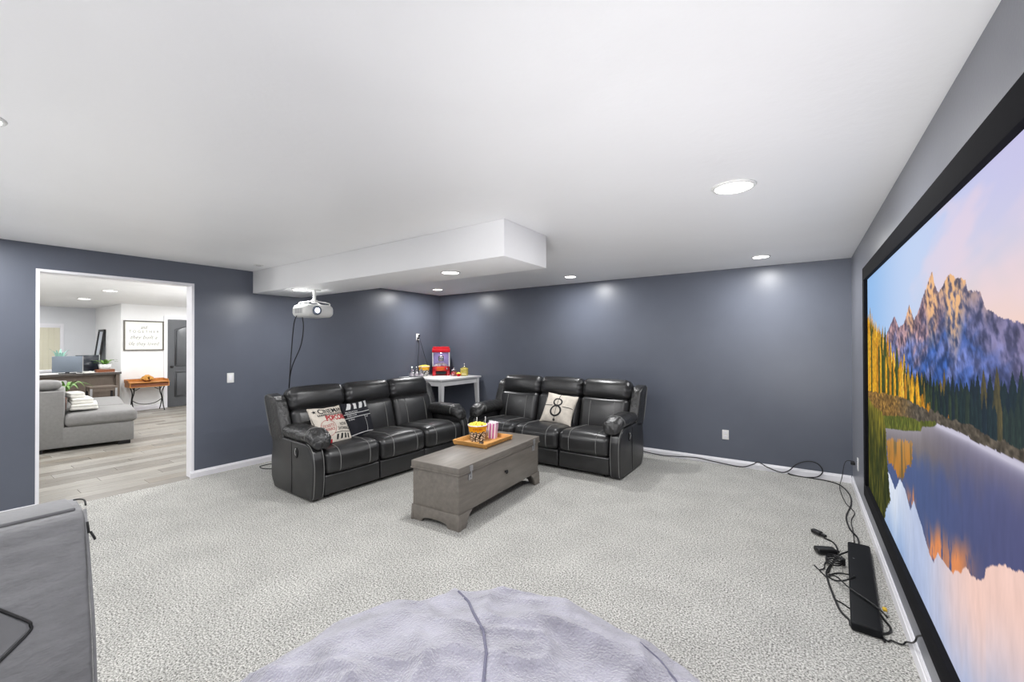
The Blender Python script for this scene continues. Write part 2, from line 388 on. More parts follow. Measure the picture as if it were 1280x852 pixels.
# the charcoal two-panel door
dr = bpy.data.objects.new('door_1', None); col.objects.link(dr); dr['kind'] = 'structure'; dr.location = (HX, 3.60, 0)
DW, DHt = .82, 2.12
leaf = obj('door_leaf', box((.004, 0, .012), (.035, DW, DHt)), 'dark_door', dr, sm=False)
def arch(y0, y1, z0, z1, rise):
    pts = [(y0, z0), (y1, z0), (y1, z1-rise)]
    for i in range(1, 12):
        t = i/12; pts.append((y1+(y0-y1)*t, z1-rise+rise*math.sin(math.pi*t)))
    return pts+[(y0, z1-rise)]
for (z0, z1, rs) in ((.25, .86, 0.0001), (1.0, 1.98, .1)):
    o_ = arch(.14, DW-.14, z0, z1, rs); pn = obj('door_panel', prism(arch(.165, DW-.165, z0+.025, z1-.03, max(rs*.9, .02)), .035, .058, 0), 'dark_door', dr, bevel=.012)
    obj('moulding', tube([(.036, a, b) for a, b in o_]+[(.036, *o_[0])], .017, 6, 0), 'dark_door', pn)
hd_ = obj('door_handle', join(lathe([(.0, 0), (.026, 0), (.026, .008), (.011, .012), (.011, .04), (.026, .05), (.03, .065), (.022, .08), (0, .082)], 16)), 'iron', dr)
hd_.matrix_local = Matrix.Translation((.035, .065, .98)) @ Matrix.Rotation(math.pi/2, 4, 'Y')
obj('door_casing', join(box((.0, -.075, 0), (.022, -.005, DHt+.01)), box((.0, DW+.005, 0), (.022, DW+.075, DHt+.01)), box((0, -.075, DHt+.01), (.022, DW+.075, DHt+.08))), 'trim', dr, sm=False)

# ------------------------------------------------------------------ recessed lights
dl0 = None
def downlight(x, y, z, label, power, group, sz=.075):
    global dl0
    if dl0 is None:
        dl0 = thing('recessed_light', label, 'light', (x, y, z), 0, group); t = dl0
        obj('trim_ring', lathe([(.074, -.004), (.076, -.009), (.085, -.007), (.09, -.001), (.074, -.001)], 32, ring=True), 'whiteplastic', t)
        obj('lens', lathe([(0, -.009), (.05, -.008), (.075, -.006), (.075, -.002), (0, -.002)], 32), 'led', t)
    else:
        t = dup(dl0); t.location = (x, y, z); tag(t, label, 'light', group)
    t.scale = (sz/.075,)*3 if sz != .075 else (1, 1, 1)
    area('downlight_lamp', (x, y, z-.014), .11, power)
g = 'recessed ceiling lights in the theatre room'
downlight(-.325, 2.766, H, 'round lit recessed light in the open ceiling between the soffit and the screen wall', DOWN, g, .1)
downlight(-.354, 5.181, H, 'round lit recessed light in the ceiling above the outlet on the dark back wall', DOWN, g)
downlight(-2.616, 5.204, H, 'round lit recessed light in the ceiling above the sofa with the number 8 cushion', DOWN, g)
downlight(-5.067, 5.121, H, 'round lit recessed light in the ceiling above the white corner table', DOWN, g)
downlight(-2.595, 2.784, SZ, 'round lit recessed light under the end of the white soffit above the grey chest', DOWN*.9, g)
downlight(-4.884, 2.655, SZ, 'round lit recessed light under the white soffit right beside the projector mount', DOWN*.6, g)
q = at_z(-34, 143, H)
downlight(q.x, q.y, H, 'round lit recessed light in the ceiling above the grey foam chair', DOWN, g)
for (x, y) in ((-.35, .1), (-5.05, .25), (-5.05, -2.2), (-2.62, -2.2), (-.35, -2.2)):
    downlight(x, y, H, 'round lit recessed light in the ceiling over the front of the theatre room', DOWN, 'recessed lights over the front of the theatre room')
g = 'recessed ceiling lights in the next room'
downlight(-11.8, 2.03, H, 'round lit recessed light in the next room in front of the desk', HALL, g, .09)
downlight(-9.69, 1.98, H, 'round lit recessed light in the next room above the chaise sofa', HALL, g, .09)
for (x, y) in ((-11.6, .2), (-9.6, .2), (-7.4, .6), (-7.4, 3.6), (-9.7, 3.9), (-11.6, 4.0), (-13.6, 1.4)):
    downlight(x, y, H, 'round lit recessed light along the side of the bright room with the desk', HALL, 'further recessed lights in the next room', .09)
sd = thing('ceiling_cover', 'small flat white cover plate on the ceiling beside the soffit', 'cover plate', (-5.187, 2.33, H))
obj('plate', lathe([(.0, -.008), (.045, -.008), (.052, -.004), (.052, -.0005), (0, -.0005)], 24), 'whiteplastic', sd)
obj('ring', lathe([(.02, -.0095), (.027, -.0095), (.027, -.0078), (.02, -.0078)], 20, ring=True), 'silver', sd)

# ------------------------------------------------------------------ projection screen with its picture
sc = thing('projection_screen', 'huge framed screen showing a mountain lake on the side wall', 'screen', (XR, 2.78, .318))
SX = XR-.028; FX0 = XR-.05
oy0, oy1, oz0, oz1 = 1.25, 4.31, .318, 2.105; fw_ = .10
iy0, iy1, iz0, iz1 = oy0+fw_, oy1-fw_, oz0+fw_, oz1-fw_
def loc_(ms): return fn(ms, lambda x, y, z: (x-XR, y-2.78, z-.318))
for lo, hi in (((FX0, oy0, oz0), (XR-.001, oy1, iz0)), ((FX0, oy0, iz1), (XR-.001, oy1, oz1)), ((FX0, oy0, iz0), (XR-.001, iy0, iz1)), ((FX0, iy1, iz0), (XR-.001, oy1, iz1))):
    obj('frame_bar', loc_(box(lo, hi)), 'black_matte', sc, bevel=.004)
def paint(Y, Z):
    """colour (sRGB 0-255) of the printed landscape at screen points Y, Z"""
    def S(pts):
        q = [at_x(px, py, SX) for px, py in pts]; q.sort(key=lambda v: -v.y)
        return np.array([-v.y for v in q]), np.array([v.z for v in q])
    def line(pts): a, b = S(pts); return np.interp(-Y, a, b)
    s = np.clip((iy1-Y)/(iy1-iy0), 0, 1); t = (Z-iz0)/(iz1-iz0)
    A = lambda c: np.array(c, float)
    def mixc(c, d, k): return c*(1-k[..., None])+d*k[..., None]
    sm = lambda a, b, v: (lambda q: q*q*(3-2*q))(np.clip((v-a)/(b-a), 0, 1))
    one = np.ones(Y.shape+(1,))
    # sky
    c = A((150, 192, 240))*one
    c = mixc(c, A((196, 214, 246)), sm(.0, .6, s)); c = mixc(c, A((206, 200, 236)), sm(.55, 1, s)*sm(.7, 1, t)*.9)
    c = mixc(c, A((255, 216, 196)), sm(.45, .95, s)*(1-sm(.62, .98, t+.10*(fbm(s*5, t*9, 3)-.5))))
    cl = sm(.5, .7, fbm(s*4+t*2, t*7-s*2, 11)); c = mixc(c, A((248, 218, 226)), cl*.5*sm(.3, .8, s))
    def inpoly(pts, jit=.0, js=120):
        q = [at_x(px, py, SX) for px, py in pts]; a = np.array([v.y for v in q]); b = np.array([v.z for v in q])
        yj = Y+jit*(fbm(Z*js, s*js*.3, 6)-.5)*3; zj = Z+jit*(fbm(s*js*1.5, Z*10, 9)-.5)*3; r_ = np.zeros(Y.shape, bool)
        for k in range(len(a)):
            y0, z0, y1, z1 = a[k], b[k], a[k-1], b[k-1]
            cr = ((z0 > zj) != (z1 > zj)); xx = (y1-y0)*(zj-z0)/((z1-z0) if abs(z1-z0) > 1e-9 else 1e-9)+y0
            r_ ^= cr & (yj < xx)
        return r_
    def trees(c, base, freq, hgt, seed, pal, wts, grain=.8):
        for lay in range(3):
            v = s*freq*(1+.17*lay)+lay*.37; k = np.floor(v); x = v-k-.5; r1 = hashn(k, k*0+lay, seed); r2 = hashn(k, k*0+lay, seed+5)
            top = base-lay*hgt*.35+hgt*(.35+.75*r1)*np.clip(1-np.abs(x*1.9)+.25*(fbm(s*freq*14, Z*70, seed+7)-.5), 0, 1)**.75
            ci = np.digitize(r2, np.cumsum(wts)[:-1]); cc = np.array(pal, float)[ci]
            cc = cc*(.45+grain*fbm(s*freq*9, Z*55, seed+lay))[..., None]*(.8+.4*np.clip(x+.5, 0, 1))[..., None]
            c = np.where((Z < top)[..., None], cc, c)
        return c
    # mountain
    ridge = [(1088, 440), (1108.5, 417), (1118, 394), (1123.3, 409), (1129.6, 405.5), (1136.6, 381), (1142.3, 399), (1147.6, 390), (1153, 372), (1159.2, 356), (1162, 346), (1165.5, 338.6), (1167.6, 354), (1173, 365), (1178, 359), (1183, 347), (1186.7, 342.8), (1191, 344), (1195, 347.5), (1201, 347), (1206.7, 349.6), (1209, 362), (1216, 363), (1225.7, 365.4), (1231, 383.4), (1249, 395), (1264, 399), (1280, 404.5), (1300, 412)]
    rz = line(ridge)+.014*(fbm(s*160, s*0, 5)-.5)
    d = np.clip(rz-Z, 0, 2)
    tex = fbm(s*70+Z*12, Z*34-s*20, 21, 5); tex2 = fbm(s*22-Z*14, Z*13+s*6, 31); crag = np.clip((fbm(s*95+Z*22, Z*30-s*30, 25, 5)-.47)*3.2+.5, 0, 1)
    pk = lambda px, wd: np.exp(-((s-float((iy1-at_x(px, 360, SX).y)/(iy1-iy0)))/wd)**2)
    glow = np.clip(pk(1164, .035)*1.3+pk(1137, .03)*.8+pk(1188, .035)*1.15+pk(1200, .03)*.55+pk(1222, .04)*.3, 0, 1.4)
    lit = np.clip(glow*1.25-d*(5.2), 0, 1)*np.clip(.35+crag, 0, 1)
    mid = mixc(A((122, 104, 128))*one, A((166, 132, 134)), np.clip(crag, 0, 1))
    lo = mixc(A((52, 84, 150))*one, A((96, 112, 170)), sm(.35, .68, tex2)); lo = mixc(lo, A((104, 104, 150)), sm(.7, 1, s)*.7)
    hz = mixc(mid, lo, np.clip(sm(.02, .26, d+(tex2-.5)*.35)+sm(.66, .8, s)*.6+sm(.36, .2, s)*.5, 0, 1))
    hz = hz*(.5+.55*tex+.42*crag)[..., None]
    hz = mixc(hz, A((248, 192, 136)), np.clip(lit*(.5+.7*crag), 0, .95))
    c = np.where((Z < rz)[..., None], np.clip(hz, 0, 255), c)
    c = mixc(c, A((96, 118, 176)), (Z < rz)*sm(.45, .72, d)*.45)
    # dark conifer forest along the far bank, golden trees on the near bank
    ft = line([(1088, 478), (1140, 476), (1165, 484), (1190, 490), (1240, 494), (1280, 498), (1300, 499)])
    c0 = c
    c = trees(c, ft, 58, .075, 4, [(34, 54, 48), (58, 74, 46), (30, 46, 52), (150, 120, 46)], [.4, .25, .25, .1])
    ch_ = (np.abs(c-c0).sum(-1) > 1); c = np.where(ch_[..., None], mixc(c, A((40, 54, 72)), sm(.55, .95, s)*.55), c)
    gt_ = line([(1085, 402), (1092, 412), (1098, 420), (1105, 432), (1111, 446), (1120, 456), (1128, 468), (1136, 476), (1144, 492), (1153, 512), (1300, 760)])
    c = trees(c, gt_, 30, .13, 14, [(232, 168, 40), (206, 138, 32), (70, 82, 36), (180, 140, 44), (250, 190, 70)], [.25, .2, .25, .15, .15], 1.0)
    # shrubs, bank, mist and water
    sh = line([(1085, 488), (1110, 492), (1136, 498), (1150, 508), (1163, 512), (1190, 523), (1220, 533), (1250, 552), (1280, 563), (1300, 572)])+.03*(fbm(s*60, s*0, 61)-.5)
    shc = mixc(A((132, 100, 54))*one, A((92, 84, 74)), sm(.35, .6, s)); shc = mixc(shc, A((196, 150, 70)), sm(.5, .7, fbm(s*60, Z*50, 66))*(1-sm(.4, .6, s))*.6)
    c = np.where((Z < sh)[..., None], shc*(.45+1.05*fbm(s*110, Z*80, 63))[..., None], c)
    gr = line([(1085, 520), (1106, 519), (1130, 520), (1150, 526), (1168, 526), (1171, 530), (1300, 700)])+.016*(fbm(s*160, s*0, 71)-.5)
    c = np.where((Z < gr)[..., None], (mixc(A((70, 88, 34))*one, A((130, 126, 52)), fbm(s*200, Z*40, 73)))*(.5+.9*fbm(s*240, Z*40, 75))[..., None], c)
    wt = line([(1085, 534), (1108, 535), (1130, 538), (1151, 539), (1153, 533), (1168, 533), (1171, 529), (1190, 536), (1212, 546), (1213, 549), (1240, 561), (1280, 579), (1300, 589)])+.006*(fbm(s*140, s*0, 79)-.5)
    refl = line([(1085, 575), (1105, 582), (1111.7, 592), (1119, 612), (1125, 598), (1131.7, 613), (1138, 638), (1142, 625), (1153, 660), (1162, 692), (1167, 703), (1172, 690), (1180, 702), (1191, 717), (1195, 712), (1201, 716), (1207, 707), (1215, 720), (1227, 726), (1231, 722), (1232, 711), (1242, 706), (1254.6, 706), (1280, 717), (1300, 722)])+.014*(fbm(s*200, Z*10, 77)-.5)
    q = np.clip((wt-Z)/np.maximum(wt-refl, .05), 0, 3)
    wc = mixc(A((112, 104, 104))*one, A((76, 92, 136)), sm(.15, .5, q+(fbm(s*22, Z*8, 81)-.5)*.3))
    wc = mixc(wc, A((84, 82, 122)), sm(.55, 1, s)*.75)
    rd = inpoly([(1108, 549), (1141, 552), (1140, 578), (1134, 584), (1129, 600), (1123, 598), (1117, 582), (1110, 578)], .02)
    wc = np.where(rd[..., None], mixc(wc, mixc(A((206, 132, 36))*one, A((116, 92, 40)), sm(.4, .65, fbm(s*90, Z*5, 83))), np.full(Y.shape, .85)), wc)
    o2 = sm(.70, .95, q)*np.clip(pk(1164, .03)+pk(1137, .03)+pk(1170, .03)*.8+pk(1192, .05), 0, 1)*sm(.36, .56, fbm(s*80, Z*12, 93)+.1); wc = mixc(wc, A((236, 146, 88)), np.clip(o2, 0, .95))
    dd = refl-Z
    sky = mixc(A((222, 230, 244))*one, A((132, 164, 212)), sm(.02, .5, dd)); sky = mixc(sky, A((178, 190, 222)), sm(.35, .6, s)*.8)
    sky = mixc(sky, A((246, 208, 196)), sm(.6, .85, s)*(1-sm(.08, .5, dd+.25*(1-s)))); sky = mixc(sky, A((172, 166, 206)), sm(.6, .95, s)*sm(.3, .75, dd)*.9)
    wc = np.where((Z < refl)[..., None], sky, wc)
    wc = wc*(.95+.1*fbm(s*120, Z*12, 95))[..., None]
    ms_ = line([(1085, 500), (1160, 524), (1170, 530), (1190, 539.5), (1212, 549), (1240, 564), (1280, 584), (1300, 594)])
    on = sm(float((iy1-at_x(1164, 530, SX).y)/(iy1-iy0)), float((iy1-at_x(1172, 530, SX).y)/(iy1-iy0)), s)
    mk = np.exp(-np.abs(Z-ms_)/.012)*on*.9+np.exp(-np.clip(wt-Z, 0, 9)/.07)*.42
    wc = mixc(wc, A((208, 204, 222)), np.clip(mk, 0, .95))
    c = np.where((Z < wt)[..., None], wc, c)
    # tall reeds at the left edge
    k = inpoly([(1070, 470), (1092, 508), (1103, 514), (1107, 535), (1109, 575), (1112, 612), (1113, 625), (1107, 640), (1104, 668), (1098, 640), (1070, 640)], .018)
    rc = mixc(A((136, 124, 44))*one, A((36, 44, 20)), np.clip(.05+.8*sm(.0, 1., (.52-t)*3.2)+(fbm(s*160, Z*9, 99)-.5)*1.6, 0, 1))*(.6+1.0*fbm(s*220, Z*16, 103))[..., None]
    c = np.where(k[..., None], rc, c)
    return np.clip(c, 0, 255)
ny, nz = 560, 420
yy = iy1+(iy0-iy1)*np.linspace(0, 1, ny)
yy = np.exp(np.linspace(math.log(iy1), math.log(iy0), ny))
zz = np.linspace(iz0, iz1, nz)
Yg, Zg = np.meshgrid(yy, zz, indexing='ij')
rgb = paint(Yg, Zg)/255; rgb = np.where(rgb <= .04045, rgb/12.92, ((rgb+.055)/1.055)**2.4)
co = np.stack([np.full(Yg.shape, SX-XR), Yg-2.78, Zg-.318], -1).reshape(-1, 3)
ii = np.arange(ny*nz).reshape(ny, nz); fq = np.stack([ii[:-1, :-1], ii[:-1, 1:], ii[1:, 1:], ii[1:, :-1]], -1).reshape(-1, 4)
me = bpy.data.meshes.new('picture'); me.vertices.add(len(co)); me.vertices.foreach_set('co', co.ravel())
me.loops.add(fq.size); me.loops.foreach_set('vertex_index', fq[:, ::-1].ravel()); me.polygons.add(len(fq))
me.polygons.foreach_set('loop_start', np.arange(0, fq.size, 4)); me.update(calc_edges=True)
at = me.color_attributes.new('print', 'FLOAT_COLOR', 'POINT'); at.data.foreach_set('color', np.concatenate([rgb.reshape(-1, 3), np.ones((ny*nz, 1))], 1).ravel())
Ms = bpy.data.materials.new('lit_landscape_picture'); Ms.use_nodes = True; N = Ms.node_tree.nodes; L = Ms.node_tree.links
a_ = N.new('ShaderNodeAttribute'); a_.attribute_name = 'print'; b = N['Principled BSDF']; b.inputs['Base Color'].default_value = (.004, .004, .004, 1); b.inputs['Roughness'].default_value = .9; b.inputs['Specular IOR Level'].default_value = .05
L.new(a_.outputs['Color'], b.inputs['Emission Color']); b.inputs['Emission Strength'].default_value = .95
me.materials.append(Ms); po = bpy.data.objects.new('picture', me); col.objects.link(po); po.parent = sc
po['label'] = 'lit picture of golden trees and jagged peaks mirrored in a lake'

# ------------------------------------------------------------------ reclining sofas
def stitch(tree, pts, dirs, r=.0036, off=.0018):
    """thread lying on a cushion: cast from pts along dirs, keep the hits"""
    out = []
    for p, d in zip(pts, dirs):
        h = tree.ray_cast(Vector(p), Vector(d))
        if h[0] is not None: out.append(h[0]+h[1]*off if h[1].dot(Vector(d)) < 0 else h[0]-h[1]*off)
    return tube(out, r, 5, 0) if len(out) > 2 else None
def wob(ms, amp, f, s=0):
    V = np.array(ms[0]); 
    n = np.stack([fbm(V[:, 1]*f+s, V[:, 2]*f+V[:, 0]*f*.6, 1+s)-.47, fbm(V[:, 0]*f+s, V[:, 2]*f, 7+s)-.47, fbm(V[:, 0]*f+s, V[:, 1]*f+V[:, 2]*f*.5, 13+s)-.47], -1)
    return [tuple(p) for p in V+n*amp], ms[1]
def make_sofa():
    t = thing('reclining_sofa', 'x', 'sofa')
    HL = 1.10; AW = .125; SW = (2*(HL-AW))/3
    obj('base', box((-HL+.06, .06, .03), (HL-.06, .84, .26)), 'black', t, sm=False)
    obj('back_shell', prism([(.66, .10), (.84, .10), (1.0, .90), (.93, .955), (.80, .93)], -HL+.04, HL-.04, 0), 'leather', t, bevel=.02)
    for i in range(3):
        cx = -HL+AW+SW*(i+.5)
        ms = rbox((cx, .31, .345), (SW-.008, .64, .235), .065, 4, 6, (0, .018, .035))
        ms = fn(ms, lambda x, y, z: (x, y, z-.03*max(0, .5-y)*.2+.02*math.exp(-((y-.12)/.12)**2)))
        s = obj('seat_cushion', ms, 'leather', t); tr = bvh(ms)
        for sx in (-.17, .17):
            P = []; D = []
            for a in np.linspace(-78, 62, 40):
                d = Vector((0, -math.cos(math.radians(90-a-90)) if False else 0, 0))
                ang = math.radians(a); d = Vector((0, math.sin(ang)*1.0, -math.cos(ang)))
                P.append(Vector((cx+sx, .31, .34))-d*1.2); D.append(d)
            # from the front lip over the top to the back
            P = []; D = []
            for a in np.linspace(0, 1, 12): P.append((cx+sx, -.5, .25+a*.15)); D.append((0, 1, 0))
            for a in np.linspace(0, 1, 26): P.append((cx+sx, .0+a*.5, 1)); D.append((0, 0, -1))
            ms2 = stitch(tr, P, D)
            if ms2: obj('stitching', ms2, 'thread', s)
        obj('footrest_panel', rbox((cx, .045, .138), (SW-.01, .06, .195), .02, 3, 2, (0, .008, 0)), 'leather', t)
        tl = Matrix.Translation((cx, .665, .60)) @ Matrix.Rotation(math.radians(-15), 4, 'X')
        ms = xf(rbox((0, 0, 0), (SW-.01, .20, .44), .07, 4, 5, (0, .03, .0)), tl)
        s = obj('back_cushion', ms, 'leather', t); tr = bvh(ms)
        for sx in (-.16, .16):
            ms2 = stitch(tr, [(cx+sx, -.5, z) for z in np.linspace(.45, .78, 24)], [(0, 1, 0)]*24)
            if ms2: obj('stitching', ms2, 'thread', s)
        tl = Matrix.Translation((cx, .775, .912)) @ Matrix.Rotation(math.radians(-12), 4, 'X')
        ms = rbox((0, 0, 0), (SW+.002, .235, .26), .08, 5, 8, (.0, .022, .012))
        ms = fn(ms, lambda x, y, z: (x, y*(1+.05*math.cos(x*9)), z))
        ms = fn(ms, lambda x, y, z: (x, y+.006*math.sin(z*95)*max(0, abs(x)/(SW/2)-.72)*3, z+.004*math.sin(y*80)*max(0, abs(x)/(SW/2)-.72)*3))
        obj('headrest', xf(ms, tl), 'leather', t)
    for sg in (-1, 1):
        prof = [(.03, .02), (.01, .07), (-.005, .2), (-.008, .32), (.002, .41), (.025, .475), (.07, .525), (.13, .55), (.74, .56), (.80, .5), (.835, .3), (.83, .12), (.76, .02)]
        xa, xb = sg*(HL-AW), sg*HL
        arm = obj('arm_panel', prism(prof, min(xa, xb), max(xa, xb), 0), 'leather', t, bevel=.014, seg=3)
        fr = [(-.004+.03, .03), (.005, .07), (-.01, .2), (-.013, .32), (-.003, .41), (.02, .48), (.068, .531), (.13, .556)]
        for xe in (sg*(HL-AW+.016), sg*(HL-.014)):
            obj('piping', tube([(xe, a-.001, b) for a, b in fr], .0035, 6, 4), 'thread', arm)
        obj('side_seam', tube([(sg*(HL+.001), .40, .03), (sg*(HL+.002), .39, .25), (sg*(HL+.001), .40, .54)], .0028, 5, 5), 'black', arm)
        # arm pad, rolled over the front with gathered leather
        ms = rbox((0, 0, 0), (.215, .66, .135), .065, 5, 14, (.01, 0, .015))
        def bend(x, y, z):
            yy = y+.33
            k = max(0, .16-yy)/.16
            return (x*(1-.12*k*k)+sg*(HL-.112), yy-.015+.012*k, z+.612-.085*k*k+.006*math.sin(yy*60+x*9)*min(1, k*2+.15))
        ms = wob(fn(ms, bend), .022, 15, 3+sg)
        pad = obj('arm_pad', ms, 'leather2', t)
        tr = bvh(ms)
        P = [(sg*(HL-.112)+1.0*math.cos(a), .14, .61+1.0*math.sin(a)) for a in np.linspace(-.3, math.pi+.3, 30)]
        D = [(-math.cos(a), 0, -math.sin(a)) for a in np.linspace(-.3, math.pi+.3, 30)]
        ms2 = stitch(tr, P, D)
        if ms2: obj('stitching', ms2, 'thread', pad)
        # wing beside the back
        wp = [(.56, .50), (.80, .48), (.86, .56), (1.0, .93), (.99, .97), (.94, .985), (.80, .965), (.74, .92)]
        wing = obj('wing', wob(prism(wp, sg*HL-(.125 if sg > 0 else .0), sg*HL+(.0 if sg > 0 else .125), 0), 0, 1), 'leather2', t, bevel=.035, seg=4)
        obj('piping', tube([(sg*(HL-.002), a, b) for a, b in ((.845, .55), (.90, .68), (.95, .80), (.99, .92), (.975, .965))], .004, 6, 4), 'thread', wing)
        # recliner release: oval cup with a chrome ring
        hd = obj('release_cup', join(fn(lathe([(0, .001), (.024, .001), (.028, .006), (.034, .006), (.036, .0), (.0, 0)], 20), lambda x, y, z: (sg*(HL+z), .30+x, .445+y*1.5))), 'black', arm)
        obj('release_lever', tube([(sg*(HL+.007), .30, .49), (sg*(HL+.012), .305, .455), (sg*(HL+.007), .30, .415)], .005, 6, 4), 'chrome', t)
    for sg in (-1, 1):
        for y in (.1, .74):
            obj('foot', lathe([(.0, 0), (.025, 0), (.03, .035), (0, .035)], 12, (sg*(HL-.2), y, 0)), 'black', t)
    return t
sofaB = make_sofa()
sofaB.location = (-2.745, 4.46, 0); tag(sofaB, 'black leather reclining sofa against the back wall holding the number 8 cushion', 'sofa', 'matching recliner sofas')
sofaA = dup(sofaB); sofaA.location = (-3.79, 3.295, 0); sofaA.rotation_euler = (0, 0, math.radians(88.5))
tag(sofaA, 'black leather reclining sofa below the projector with the popcorn and clapperboard cushions', 'sofa', 'matching recliner sofas')

# ------------------------------------------------------------------ scatter cushions
def pillow_map(S, T):
    def f(a, b, side=1, off=0):
        u, v = 2*a/S, 2*b/S
        h = T*(max(0, 1-u*u)*max(0, 1-v*v))**.42
        return (a*(1-.07*(1-min(1, v*v))), side*(h+off), b*(1-.07*(1-min(1, u*u))))
    return f
def pillow(name, label, S, T, cover, mtx, prints):
    t = thing(name, label, 'cushion', mtx=mtx, group=None); f = pillow_map(S, T); n = 20; V = []; F = []
    g = [S/2*math.sin(math.pi/2*(2*i/n-1)) for i in range(n+1)]
    for sd in (-1, 1):
        k = len(V)
        for a in g:
            for b in g:
                x, y, z = f(a, b, sd); V.append((x, y+.006*math.sin(a*31+b*17+sd), z))
        for i in range(n):
            for j in range(n):
                q = (k+i*(n+1)+j, k+(i+1)*(n+1)+j, k+(i+1)*(n+1)+j+1, k+i*(n+1)+j+1); F.append(q if sd < 0 else q[::-1])
    obj('cover', (V, F), cover, t)
    for nm, ms, mt_ in prints:
        bm = bmesh.new(); vs_ = [bm.verts.new((x, 0, y)) for x, y, *_ in ms[0]]
        for q in ms[1]:
            try: bm.faces.new([vs_[i] for i in q])
            except ValueError: pass
        for _ in range(3):
            lg = [e for e in bm.edges if e.calc_length() > .035]
            if lg: bmesh.ops.subdivide_edges(bm, edges=lg, cuts=1); bmesh.ops.triangulate(bm, faces=[q for q in bm.faces if len(q.verts) > 4])
        for v in bm.verts:
            x, y, z = f(v.co.x, v.co.z, -1, .0028); v.co = (x, y+.006*math.sin(v.co.x*31+v.co.z*17-1), z)
        V2 = [tuple(v.co) for v in bm.verts]; bm.verts.index_update(); F2 = [tuple(v.index for v in q.verts) for q in bm.faces]; bm.free()
        obj(nm, (V2, F2), mt_, t, sm=False, recalc=False)
    return t
def mv(ms, x, y, rot=0):
    c, s = math.cos(rot), math.sin(rot); return [(p[0]*c-p[1]*s+x, p[0]*s+p[1]*c+y, 0) for p in ms[0]], ms[1]
def rect(x0, y0, x1, y1, sk=0, n=6):
    V = []; F = []
    for i in range(n+1):
        t = i/n; V += [(x0+(x1-x0)*t, y0, 0), (x0+(x1-x0)*t+sk, y1, 0)]
    return V, [(2*i, 2*i+2, 2*i+3, 2*i+1) for i in range(n)]
def ring2(cx, cy, r0, r1, n=36):
    V = []; F = []
    for i in range(n):
        a = 2*math.pi*i/n; V += [(cx+r0*math.cos(a), cy+r0*math.sin(a), 0), (cx+r1*math.cos(a), cy+r1*math.sin(a), 0)]
    return V, [(2*i, 2*i+1, (2*i+3) % (2*n), (2*i+2) % (2*n)) for i in range(n)]
def star(cx, cy, r):
    V = [(cx, cy, 0)]+[(cx+(r if k % 2 == 0 else r*.42)*math.cos(math.pi/2+k*math.pi/5), cy+(r if k % 2 == 0 else r*.42)*math.sin(math.pi/2+k*math.pi/5), 0) for k in range(10)]
    return V, [(0, 1+k, 1+(k+1) % 10) for k in range(10)]
def frame_m(c, face, up):
    """local -y looks along face, local z along up"""
    yv = -Vector(face).normalized(); zv = Vector(up).normalized(); xv = yv.cross(zv).normalized(); zv = xv.cross(yv)
    M_ = Matrix((xv, yv, zv)).transposed().to_4x4(); M_.translation = Vector(c); return M_
# cinema cushion
pr = [('black_print', join(mv(text('CINEMA', .085, .30, bold=.001), .0, .158), star(.17, .17, .03), star(-.185, .165, .022), rect(-.17, .105, .19, .112), *[rect(-.17+i*.018, .113, -.162+i*.018, .126, 0, 1) for i in range(20)],
       mv(text('NOW', .058, .10), .115, -.022), mv(text('SHOWING', .058, .19), .10, -.072), rect(-.05, -.108, .19, -.114),
       *[join(rect(-.035+i*.055, -.185, -.01+i*.055, -.13, .012, 2)) for i in range(4)], rect(-.19, -.205, .19, -.211)), 'print_black'),
      ('red_print', join(mv(text('POPCORN', .085, .31, bold=.003), .055, .065), mv(text('TICKETS', .045, .14), -.105, -.02), mv(text('DRINKS', .045, .14), -.105, -.062), ring2(-.105, -.042, .088, .092), rect(-.185, -.205, -.10, -.17)), 'print_red')]
pillow('throw_cushion', 'cream cushion printed with POPCORN and NOW SHOWING beside the sofa arm', .44, .075, 'pillow_cream',
       frame_m((-4.12, 2.57, .652), (.835, .226, .501), (-.497, -.079, .864)), pr)
pr = [('white_print', join(*[rect(-.19+i*.095, .13, -.14+i*.095, .205, .045, 2) for i in range(4)], rect(-.22, .075, .22, .082), rect(-.22, .028, .22, .035), rect(.05, -.17, .056, .028), rect(-.215, -.178, .215, -.168),
       mv(text('PRODUCTION', .028, .15), -.13, .098), mv(text('DIRECTOR', .026, .12), -.14, .055), mv(text('SCENE', .024, .08), -.16, .008), mv(text('TAKE', .024, .05), .09, .008)), 'print_white')]
pillow('throw_cushion', 'black clapperboard cushion with white stripes leaning on the sofa back', .43, .07, 'pillow_black',
       frame_m((-4.30, 3.03, .635), (.921, .228, .316), (-.305, -.079, .949)), pr)
pr = [('black_print', join(ring2(-.02, .068, .045, .066), ring2(-.02, -.065, .060, .084), rect(-.205, .005, -.09, .015), rect(.06, .005, .205, .015), rect(-.024, .133, -.016, .21, 0, 2), rect(-.023, -.12, -.017, .112), rect(-.023, -.205, -.017, -.145, 0, 2), ring2(-.02, -.19, .006, .016, 12)), 'print_black')]
pillow('throw_cushion', 'cream countdown cushion printed with a black number 8 on the back sofa', .43, .075, 'pillow_cream',
       frame_m((-2.654, 4.94, .65), (.176, -.807, .564), (.003, .573, .819)), pr)

